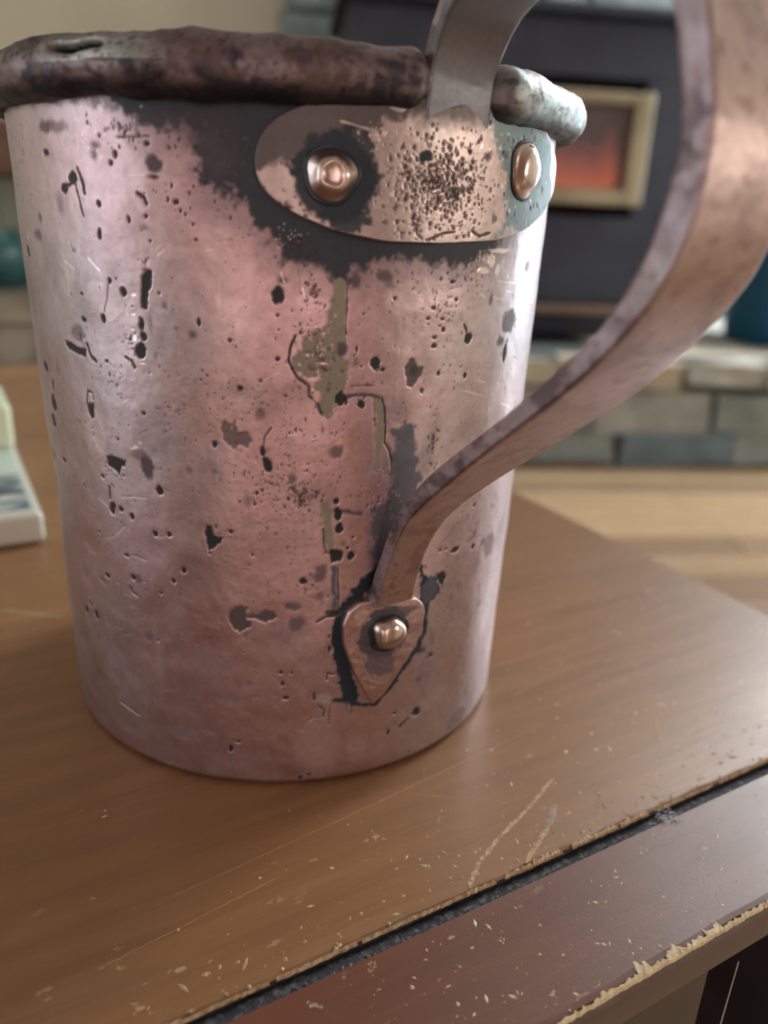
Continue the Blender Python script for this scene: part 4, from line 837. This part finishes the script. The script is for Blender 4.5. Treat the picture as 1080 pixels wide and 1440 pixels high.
# ---- rolled rim (broken where the handle strap passes)
def rim():
    a0, a1 = math.radians(-57.6), math.radians(-68.8 + 360)
    aa = np.linspace(a0, a1, 900); nb = 112; bb = np.linspace(0, 2 * np.pi, nb, endpoint=False)
    r = np.random.RandomState(15)
    def n1(k, sd): q = np.random.RandomState(sd).rand(k); return np.interp(np.linspace(0, 1, 900), np.linspace(0, 1, k), q) - .5
    d = np.degrees(aa); d = np.where(d > 180, d - 360, d)
    tube = 3.85 + n1(40, 1) * .5 + n1(120, 2) * .22; zc = 123.6 + n1(30, 3) * .7; rc = 53.9 + n1(24, 4) * .7
    w0, w1 = np.exp(-((aa - a0) / .035) ** 2), np.exp(-((aa - a1) / .035) ** 2); tube *= 1 - .35 * w0 - .3 * w1; rc = rc - 2.0 * w0 - 1.6 * w1
    tube += .35 * np.exp(-((d + 104) / 3) ** 2) * 1.0
    AA, BB = np.meshgrid(aa, bb, indexing='ij'); D = np.degrees(AA); D = np.where(D > 180, D - 360, D)
    T = tube[:, None] * np.ones_like(BB)
    nz = fbm((900, nb), 10, 44) - .5; nz[:, -8:] = nz[:, -8:] * np.linspace(.9, 0, 8) + nz[:, :1] * np.linspace(.1, 1, 8)
    T = T + nz * .55
    # torn slit on the front left; overlap seam beside it
    slit_c = math.radians(29) + .06 * np.sin((D + 120) / 1.6)
    sl = np.exp(-((BB - (slit_c + .0)) / .16) ** 2) * np.clip(1 - ((D + 121.0) / 5.0) ** 4, 0, 1)
    T = T - sl * 2.0
    seam = 1 / (1 + np.exp(-(D + 107.5 + (BB - .5) * 2.0) * 2.4)); front = np.exp(-((D + 112) / 14) ** 2)
    T = T + (seam - .5) * .55 * front
    X = (rc[:, None] + T * np.cos(BB)); Zz = zc[:, None] + T * np.sin(BB) * 1.03
    V = np.stack([X * np.cos(AA), X * np.sin(AA), Zz], -1).reshape(-1, 3) * MM
    F = grid_faces(900, nb)
    n_a, n_b, n_c = (noise3(V, sc_, 4, sd_).reshape(900, nb) for sc_, sd_ in ((220, 1), (700, 2), (90, 3)))
    base = np.array(lin(130, 115, 118)[:3]); dark = np.array(lin(76, 72, 80)[:3]); pale = np.array(lin(190, 196, 190)[:3]); cyan = np.array(lin(196, 214, 216)[:3]); brown = np.array(lin(112, 92, 90)[:3])
    k = np.clip((n_a - .42) * 4, 0, 1)[..., None]; c = base * (1 - k) + dark * k
    k = np.clip((n_c - .5) * 4, 0, 1)[..., None] * .6; c = c * (1 - k) + brown * k
    k = (np.clip(1 - ((D + 118) / 11) ** 2, 0, 1) * np.clip(1 - ((BB - .4) / .8) ** 2, 0, 1) * np.clip(n_b * 2.2, 0, 1))[..., None] * .8; c = c * (1 - k) + pale * k
    k = (np.clip((D + 58) / 8, 0, 1) * np.clip((40 - D) / 20, 0, 1) * np.clip((n_a - .2) * 2.4, 0, 1))[..., None] * .9; c = c * (1 - k) + cyan * k  # bright window light on the rim's right part put into the colour
    k = (np.clip((n_b - .7) * 8, 0, 1))[..., None] * .6; c = c * (1 - k) + np.array(lin(40, 40, 46)[:3]) * k
    under_shade = (np.clip((np.sin(BB) * -1 - .45) * 3, 0, 1))[..., None] * .75; c = c * (1 - under_shade) + np.array(lin(36, 44, 52)[:3]) * under_shade  # shade on the rim's underside put into the colour
    k = np.clip(sl * 3 - .4, 0, 1)[..., None]; c = c * (1 - k) + np.array([.004, .004, .004]) * k  # darkness down in the slit painted as near-black
    mtv = (np.ones((900, nb)) * .85) * (1 - k[..., 0]); rov = .34 + .2 * n_a
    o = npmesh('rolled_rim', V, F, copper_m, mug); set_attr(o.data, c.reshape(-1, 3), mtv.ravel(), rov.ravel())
    # end caps
    bm = bmesh.new(); bm.from_mesh(o.data); bm.verts.ensure_lookup_table()
    bm.faces.new([bm.verts[i] for i in range(nb)]); bm.faces.new([bm.verts[899 * nb + i] for i in range(nb)][::-1]); bm.to_mesh(o.data); bm.free()
rim()

# ---- raised plates riveted to the wall
def plate(name, outline, ctr, th, canv, rings, N, parent, edge=.35, extra=None):
    P = np.array(outline); P = np.vstack([P, P[:1]]); K = 52 * np.pi / 180
    Q = P * [K, 1]; d = np.r_[0, np.cumsum(np.hypot(*np.diff(Q, axis=0).T))]; t = np.linspace(0, d[-1], N, endpoint=False)
    # light smoothing of the outline
    ox = np.interp(t, d, Q[:, 0]); oy = np.interp(t, d, Q[:, 1])
    hk = max(1, N // 110)
    for _ in range(2):
        ox = sum(np.roll(ox, s) for s in range(-hk, hk + 1)) / (2 * hk + 1); oy = sum(np.roll(oy, s) for s in range(-hk, hk + 1)) / (2 * hk + 1)
    cx, cy = ctr[0] * K, ctr[1]
    f = np.r_[np.linspace(.004, 1, rings)]; dist = np.hypot(ox - cx, oy - cy).mean()
    L = []; 
    for fr in f:
        dd = (1 - fr) * dist; h = th * 1.0 if dd > edge else th - edge * .8 * (1 - math.sqrt(max(0, 1 - (1 - dd / edge) ** 2)))
        L.append((fr, h))
    L += [(1.0 + .05 / dist, th * .55), (1.0 + .05 / dist, -.6)]
    X = np.array([cx + (ox - cx) * fr for fr, h in L]); Y = np.array([cy + (oy - cy) * fr for fr, h in L]); H = np.array([h for fr, h in L])[:, None] * np.ones(N)
    azd = X.ravel() / K; zz = Y.ravel()
    rgb, mt, ro, ht = canv.sample(azd, zz)
    H = H.ravel() + np.where(H.ravel() > th * .7, ht, 0)
    if extra is not None: H = H + extra(azd, zz) * (H > 0)
    R = wallR(zz) + H; a = np.radians(azd)
    o = npmesh(name, np.c_[R * np.cos(a), R * np.sin(a), zz] * MM, grid_faces(len(L), N), copper_m, parent); set_attr(o.data, rgb, mt, ro)
    bm = bmesh.new(); bm.from_mesh(o.data); bm.verts.ensure_lookup_table(); bm.faces.new([bm.verts[i] for i in range(N)]); bmesh.ops.recalc_face_normals(bm, faces=bm.faces); bm.to_mesh(o.data); bm.free()
    return o
handle = empty('handle', (0, 0, 0)); handle.parent = mug
c1 = Canvas(-100, -20, 98, 126, 54, .12, (.48, .385, .37), rough=.34, seed=300)
c1.rgb *= (1 + (c1.n3 * .2 + c1.n4 * .15)[..., None]); c1.freeze()
PL = {'blobs':[(-83.52,110.23,6.01,6.1,'P',0.95),(-68.74,113.9,0.94,0.67,'d',1.0),(-73.94,120.02,1.3,0.63,'l',0.6),(-43.65,113.56,7.35,4.73,'v',0.3),
    (-64.17,122.28,7.63,1.29,'B',0.7)],'lines':[([(-69.75,104.5),(-69.36,102.99),(-68.52,102.4)],0.27,'d',1.0),([(-67.56,102.21),(-64.18,103.34),
    (-61.99,103.6)],0.22,'d',0.9),([(-58.05,103.8),(-56.24,103.09),(-53.59,103.58)],0.34,'d',0.8),([(-82.64,117.6),(-80.49,117.2),
    (-77.15,116.6)],0.3,'l',0.6)],'patch':[([(-96.76,110.56),(-96.11,116.02),(-92.47,119.69),(-69.49,124.01),(-69.18,120.42),(-75.51,117.63),
    (-77.13,116.15),(-83.66,115.74),(-87.82,111.87),(-90.97,111.73),(-94.13,110.67)],'B',0.85,1.0),([(-75.26,123.03),(-51.12,125.66),(-53.84,120.46),
    (-60.86,118.53),(-69.02,118.59),(-72.78,120.11)],'B',0.8,2.5),([(-86.82,116.01),(-80.51,117.74),(-77.31,115.22),(-76.8,109.61),(-77.72,104.72),
    (-81.1,103.41),(-85.01,103.46),(-85.6,105.86),(-87.25,107.7),(-88.87,110.9)],'P',0.9,0.8),([(-61.69,124.85),(-54.96,121.81),(-45.92,121.8),
    (-36.22,119.62),(-29.46,107.29),(-42.28,104.1),(-51.71,103.94),(-49.79,106.73),(-50.89,112.04),(-53.84,115.46),
    (-55.32,118.84)],'v',0.85,1.2)],'fields':[(-66.95,110.12,9.8,7.5,560,0.342,'d'),(-62.67,109.34,6.83,6.0,200,0.392,'d'),
    (-67.0,110.61,10.81,8.0,340,0.341,'r'),(-66.85,109.13,8.91,5.85,220,0.279,'l'),(-90.99,106.12,4.15,2.85,60,0.266,'r'),
    (-85.55,102.95,3.11,0.98,20,0.312,'r'),(-46.14,113.4,10.18,9.98,120,0.397,'w'),(-46.14,113.4,10.18,9.98,110,0.42,'P'),
    (-46.14,113.4,10.18,9.98,60,0.584,'m'),(-76.57,116.19,2.17,1.67,40,0.304,'l')]}
for pts, k, s, so in PL['patch']: c1.poly(pts, k, s, so)
for f_ in PL['fields']: c1.field(*f_)
for b_ in PL['blobs']: c1.blob(*b_)
for pts, w, k, s in PL['lines']: c1.line(pts, w, k, s)
c1.ht += (fbm((c1.h, c1.w), 3 / .12, 401) - .5) * .12
plate('rivet_plate', [(-95.62, 112.0), (-94.93, 114.75), (-93.55, 116.6), (-91.47, 118.2), (-87.87, 119.53), (-80.55, 120.88), (-69.54, 122.42), (-56.27, 123.62), (-50.85, 121.78), (-45.24, 121.37), (-39.28, 120.41), (-33.19, 118.22), (-28.86, 115.1), (-28.5, 110.95), (-34.55, 107.16), (-41.73, 104.44), (-51.02, 102.51), (-64.5, 101.75), (-75.07, 101.8), (-83.28, 103.03), (-89.92, 105.21), (-93.67, 107.44), (-95.24, 109.71)], (-63, 112), 1.9, c1, 150, 560, handle)
c2 = Canvas(-90, -50, 12, 46, 52, .12, (.55, .39, .385), rough=.32, seed=500)
c2.rgb *= (1 + (c2.n3 * .2 + c2.n4 * .1)[..., None]); c2.freeze()
PD = {'blobs':[(-71.17,33.78,4.83,5.49,'P',0.85),(-71.42,27.42,3.02,3.46,'m',0.85),(-75.92,37.51,1.64,1.47,'l',0.5),
    (-68.22,37.39,4.04,1.2,'m',0.8)],'lines':[([(-76.44,32.41),(-74.67,26.81),(-73.3,24.22)],0.66,'m',0.7),([(-75.33,24.6),(-71.3,22.7),
    (-69.68,22.97)],0.27,'l',0.9)],'patch':[],'fields':[(-71.22,34.54,6.79,6.86,120,0.313,'l'),(-72.49,29.48,5.28,6.97,90,0.29,'d')]}
for f_ in PD['fields']: c2.field(*f_)
for b_ in PD['blobs']: c2.blob(*b_)
for pts, w, k, s in PD['lines']: c2.line(pts, w, k, s)
c2.ht += (fbm((c2.h, c2.w), 2.5 / .12, 501) - .5) * .25
plate('foot_pad', [(-72.83, 18.03), (-76.77, 25.12), (-79.41, 31.89), (-79.84, 36.37), (-78.79, 39.16), (-76.69, 40.63), (-72.99, 40.85), (-64.0, 39.63), (-62.06, 38.0), (-61.31, 36.0), (-61.87, 32.31), (-64.04, 28.2), (-66.88, 24.18), (-70.0, 20.14)], (-70.6, 33.5), 1.9, c2, 70, 300, handle, edge=.5)

# ---- rivets
worn_bright = mat('worn_copper_rivet', (.60, .48, .44, 1), .28, 1.0, noise=400, color2=(.46, .33, .31, 1), bump=.00008, bscale=500, fac=(.4, .75))
def rivet(azd, z, prof, off, tilt=0.0, jit=.04):
    a = math.radians(azd); n_ = Vector((math.cos(a), math.sin(a), 0)); R = wallR(z) + off
    M = Matrix.Translation(Vector((R * n_.x, R * n_.y, z)) * MM) @ n_.to_track_quat('Z', 'Y').to_matrix().to_4x4() @ Matrix.Scale(MM, 4)
    return lathe('rivet', prof, M, worn_bright, handle, 40, jit)
rivet(-83.9, 110.6, [(3.7, -1), (3.7, .25), (3.5, .55), (3.1, .9), (2.6, 1.7), (2.2, 2.15), (1.8, 2.4), (1.6, 2.4), (1.4, 2.26), (.8, 2.2), (.25, 2.18)], 1.75)
rivet(-45.0, 113.6, [(4.4, -1), (4.4, .2), (4.2, .5), (3.9, .6), (3.4, .95), (2.9, 1.5), (2.1, 1.75), (1.0, 1.85), (.25, 1.86)], 1.75)
rivet(-70.2, 33.8, [(3.4, -1), (3.35, .2), (3.2, .9), (2.8, 1.7), (2.2, 2.3), (1.4, 2.6), (.25, 2.7)], 1.8, jit=.05)
# recessed dark rings pressed round the rivets
ring_m = mat('dark_rivet_ring', lin(52, 62, 68), .4, .5, noise=600, color2=lin(36, 42, 50), bump=.0001, bscale=700)
for (azd, z, r0, r1) in ((-83.9, 110.6, 3.8, 4.25), (-45.0, 113.6, 4.5, 4.9), (-70.2, 33.8, 3.5, 4.2)):
    a = math.radians(azd); n_ = Vector((math.cos(a), math.sin(a), 0)); R = wallR(z) + 1.85
    M = Matrix.Translation(Vector((R * n_.x, R * n_.y, z)) * MM) @ n_.to_track_quat('Z', 'Y').to_matrix().to_4x4() @ Matrix.Scale(MM, 4)
    lathe('rivet_collar', [(r1, -.8), (r1, -.1), (r1 - .2, .12), (r0, .2), (r0 - .5, .1)], M, ring_m, handle, 40, .05)

# ---- strap handle swept through space (radial distance, height) in the handle plane
AZH = math.radians(-63); er = np.array([math.cos(AZH), math.sin(AZH)]); et = np.array([-math.sin(AZH), math.cos(AZH)])
I = [(53.2, 112), (54.5, 120.5), (55.2, 125.2), (57.1, 128.9), (60.2, 132.2), (65, 134.5), (71, 136.4), (79, 137.4), (86, 136.4), (92, 133.8), (96, 130.2), (98.6, 125.6), (100, 121.9), (101.6, 116.3), (101.9, 111.9), (101.3, 107.4), (99.7, 101.8), (96, 95.5), (90.4, 89.4), (82.6, 82.5), (74.7, 76), (65.3, 68.2), (59.2, 61.3), (56, 56.1), (54, 51.3), (51.5, 44.9), (50.2, 40.5)]
O = [(52.0, 112), (52.3, 121.4), (53.0, 126.9), (54.9, 131), (58.4, 134.9), (63.9, 138), (70.6, 140.2), (79.3, 141.4), (87.6, 140.4), (94.9, 137.2), (99.9, 132.4), (102.5, 125.8), (104.2, 120.8), (105.5, 115.6), (105.8, 111), (105.3, 106.1), (103.5, 100.6), (99.2, 94.4), (93, 87.8), (85.5, 81.3), (77.9, 75), (69.9, 67.9), (64.4, 62.8), (59.7, 57.4), (56.5, 50.3), (54.2, 43.5), (53.0, 39.6)]
TL = [-6.0, -6.0, -6.1, -6.3, -6.8, -7.4, -8.2, -9, -9.6, -10, -10] + [-10] * 14 + [-10.2, -10.4]
TR = [6.2, 6.1, 6.0, 6.0, 5.9, 5.8, 5.6, 5.4, 5.2, 5.0, 4.9, 4.8, 4.8, 4.8, 4.8, 4.9, 5.1, 5.3, 5.8, 5.6, 4.4, 1.7, .2, -1.2, -2.3, -2.3, -1.9]
def cr(P, n):
    P = np.array(P, float); P = P[:, None] if P.ndim == 1 else P; k = len(P); t = np.linspace(0, k - 1, n); i = np.minimum(t.astype(int), k - 2); f = (t - i)[:, None]
    g = lambda j: P[np.clip(j, 0, k - 1)]
    a, b_, c, d = g(i - 1), g(i), g(i + 1), g(i + 2)
    return .5 * ((2 * b_) + (c - a) * f + (2 * a - 5 * b_ + 4 * c - d) * f ** 2 + (3 * b_ - a - 3 * c + d) * f ** 3)
NS = 620; Ic, Oc, tl, tr_ = cr(I, NS), cr(O, NS), cr(TL, NS)[:, 0], cr(TR, NS)[:, 0]
def sm(a, k=9):
    p = np.pad(a, [(k, k)] + [(0, 0)] * (a.ndim - 1), mode='edge'); return sum(p[s:s + len(a)] for s in range(2 * k + 1)) / (2 * k + 1)
Ic, Oc, tl, tr_ = sm(Ic), sm(Oc), sm(tl), sm(tr_)
# cross-section as a rounded rectangle: u in 0..1 inner->outer, w in 0..1 left->right
sec = []
def arc(cu, cw, a0, a1, ru, rw, n=5):
    for q in np.linspace(a0, a1, n): sec.append((cu + math.cos(q) * ru, cw + math.sin(q) * rw))
ru, rw = .14, .05
arc(1 - ru, rw, 0, -math.pi / 2, ru, rw); 
for q in np.linspace(1 - ru, ru, 10)[1:-1]: sec.append((q, 0))
arc(ru, rw, -math.pi / 2, -math.pi, ru, rw)
for q in np.linspace(rw, 1 - rw, 26)[1:-1]: sec.append((0, q))
arc(ru, 1 - rw, math.pi, math.pi / 2, ru, rw)
for q in np.linspace(ru, 1 - ru, 8)[1:-1]: sec.append((q, 1))
arc(1 - ru, 1 - rw, math.pi / 2, 0, ru, rw)
for q in np.linspace(1 - rw, rw, 26)[1:-1]: sec.append((1, q))
sec = np.array(sec); ns = len(sec); U, W = sec[:, 0][None, :, None], sec[:, 1][None, :]
rz = Ic[:, None, :] * (1 - U) + Oc[:, None, :] * U
# faces slightly crowned
wn = W * 1.0; tt = tl[:, None] * (1 - wn) + tr_[:, None] * wn
nz = fbm((NS, ns), 16, 701) - .5; dirn = (Oc - Ic); dirn /= np.linalg.norm(dirn, axis=1)[:, None]
rz = rz + dirn[:, None, :] * (nz * .14)[..., None]
edge_n = (fbm((NS, ns), 11, 731) - .5) * .25; tt = tt + edge_n * np.where((W < .02), 1, np.where(W > .98, 1, 0))
XY = rz[..., 0:1] * er + tt[..., None] * et
V = np.concatenate([XY, rz[..., 1:2]], -1).reshape(-1, 3) * MM
na, nb_, nc_ = (noise3(V, sc_, 4, sd_).reshape(NS, ns) for sc_, sd_ in ((170, 4), (500, 5), (60, 6)))
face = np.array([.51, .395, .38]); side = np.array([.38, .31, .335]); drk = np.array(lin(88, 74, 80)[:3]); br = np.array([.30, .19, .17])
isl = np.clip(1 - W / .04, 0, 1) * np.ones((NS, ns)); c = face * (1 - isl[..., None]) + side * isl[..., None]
k = np.clip((na - .52) * 5, 0, 1)[..., None] * (.25 + .45 * isl[..., None]); c = c * (1 - k) + drk * k
k = np.clip((nb_ - .68) * 9, 0, 1)[..., None] * .6; c = c * (1 - k) + br * k
s01 = np.linspace(0, 1, NS)[:, None] * np.ones((1, ns))
top_shade = (np.clip((.30 - s01) / .12, 0, 1) * (U[0, :, 0] < .5)[None, :])[..., None] * .92  # shade on the strap's down-facing top stretch put into the colour
c = c * (1 - top_shade) + np.array(lin(112, 114, 122)[:3]) * top_shade
mtv = 1 - .35 * top_shade[..., 0]; rov = .27 + .16 * nc_ + .04 * isl
F = grid_faces(NS, ns)
st = npmesh('strap', V, F, copper_m, handle); set_attr(st.data, c.reshape(-1, 3), mtv.ravel(), rov.ravel())
bm = bmesh.new(); bm.from_mesh(st.data); bm.verts.ensure_lookup_table()
bm.faces.new([bm.verts[i] for i in range(ns)]); bm.faces.new([bm.verts[(NS - 1) * ns + i] for i in range(ns)]); bmesh.ops.recalc_face_normals(bm, faces=bm.faces); bm.to_mesh(st.data); bm.free()
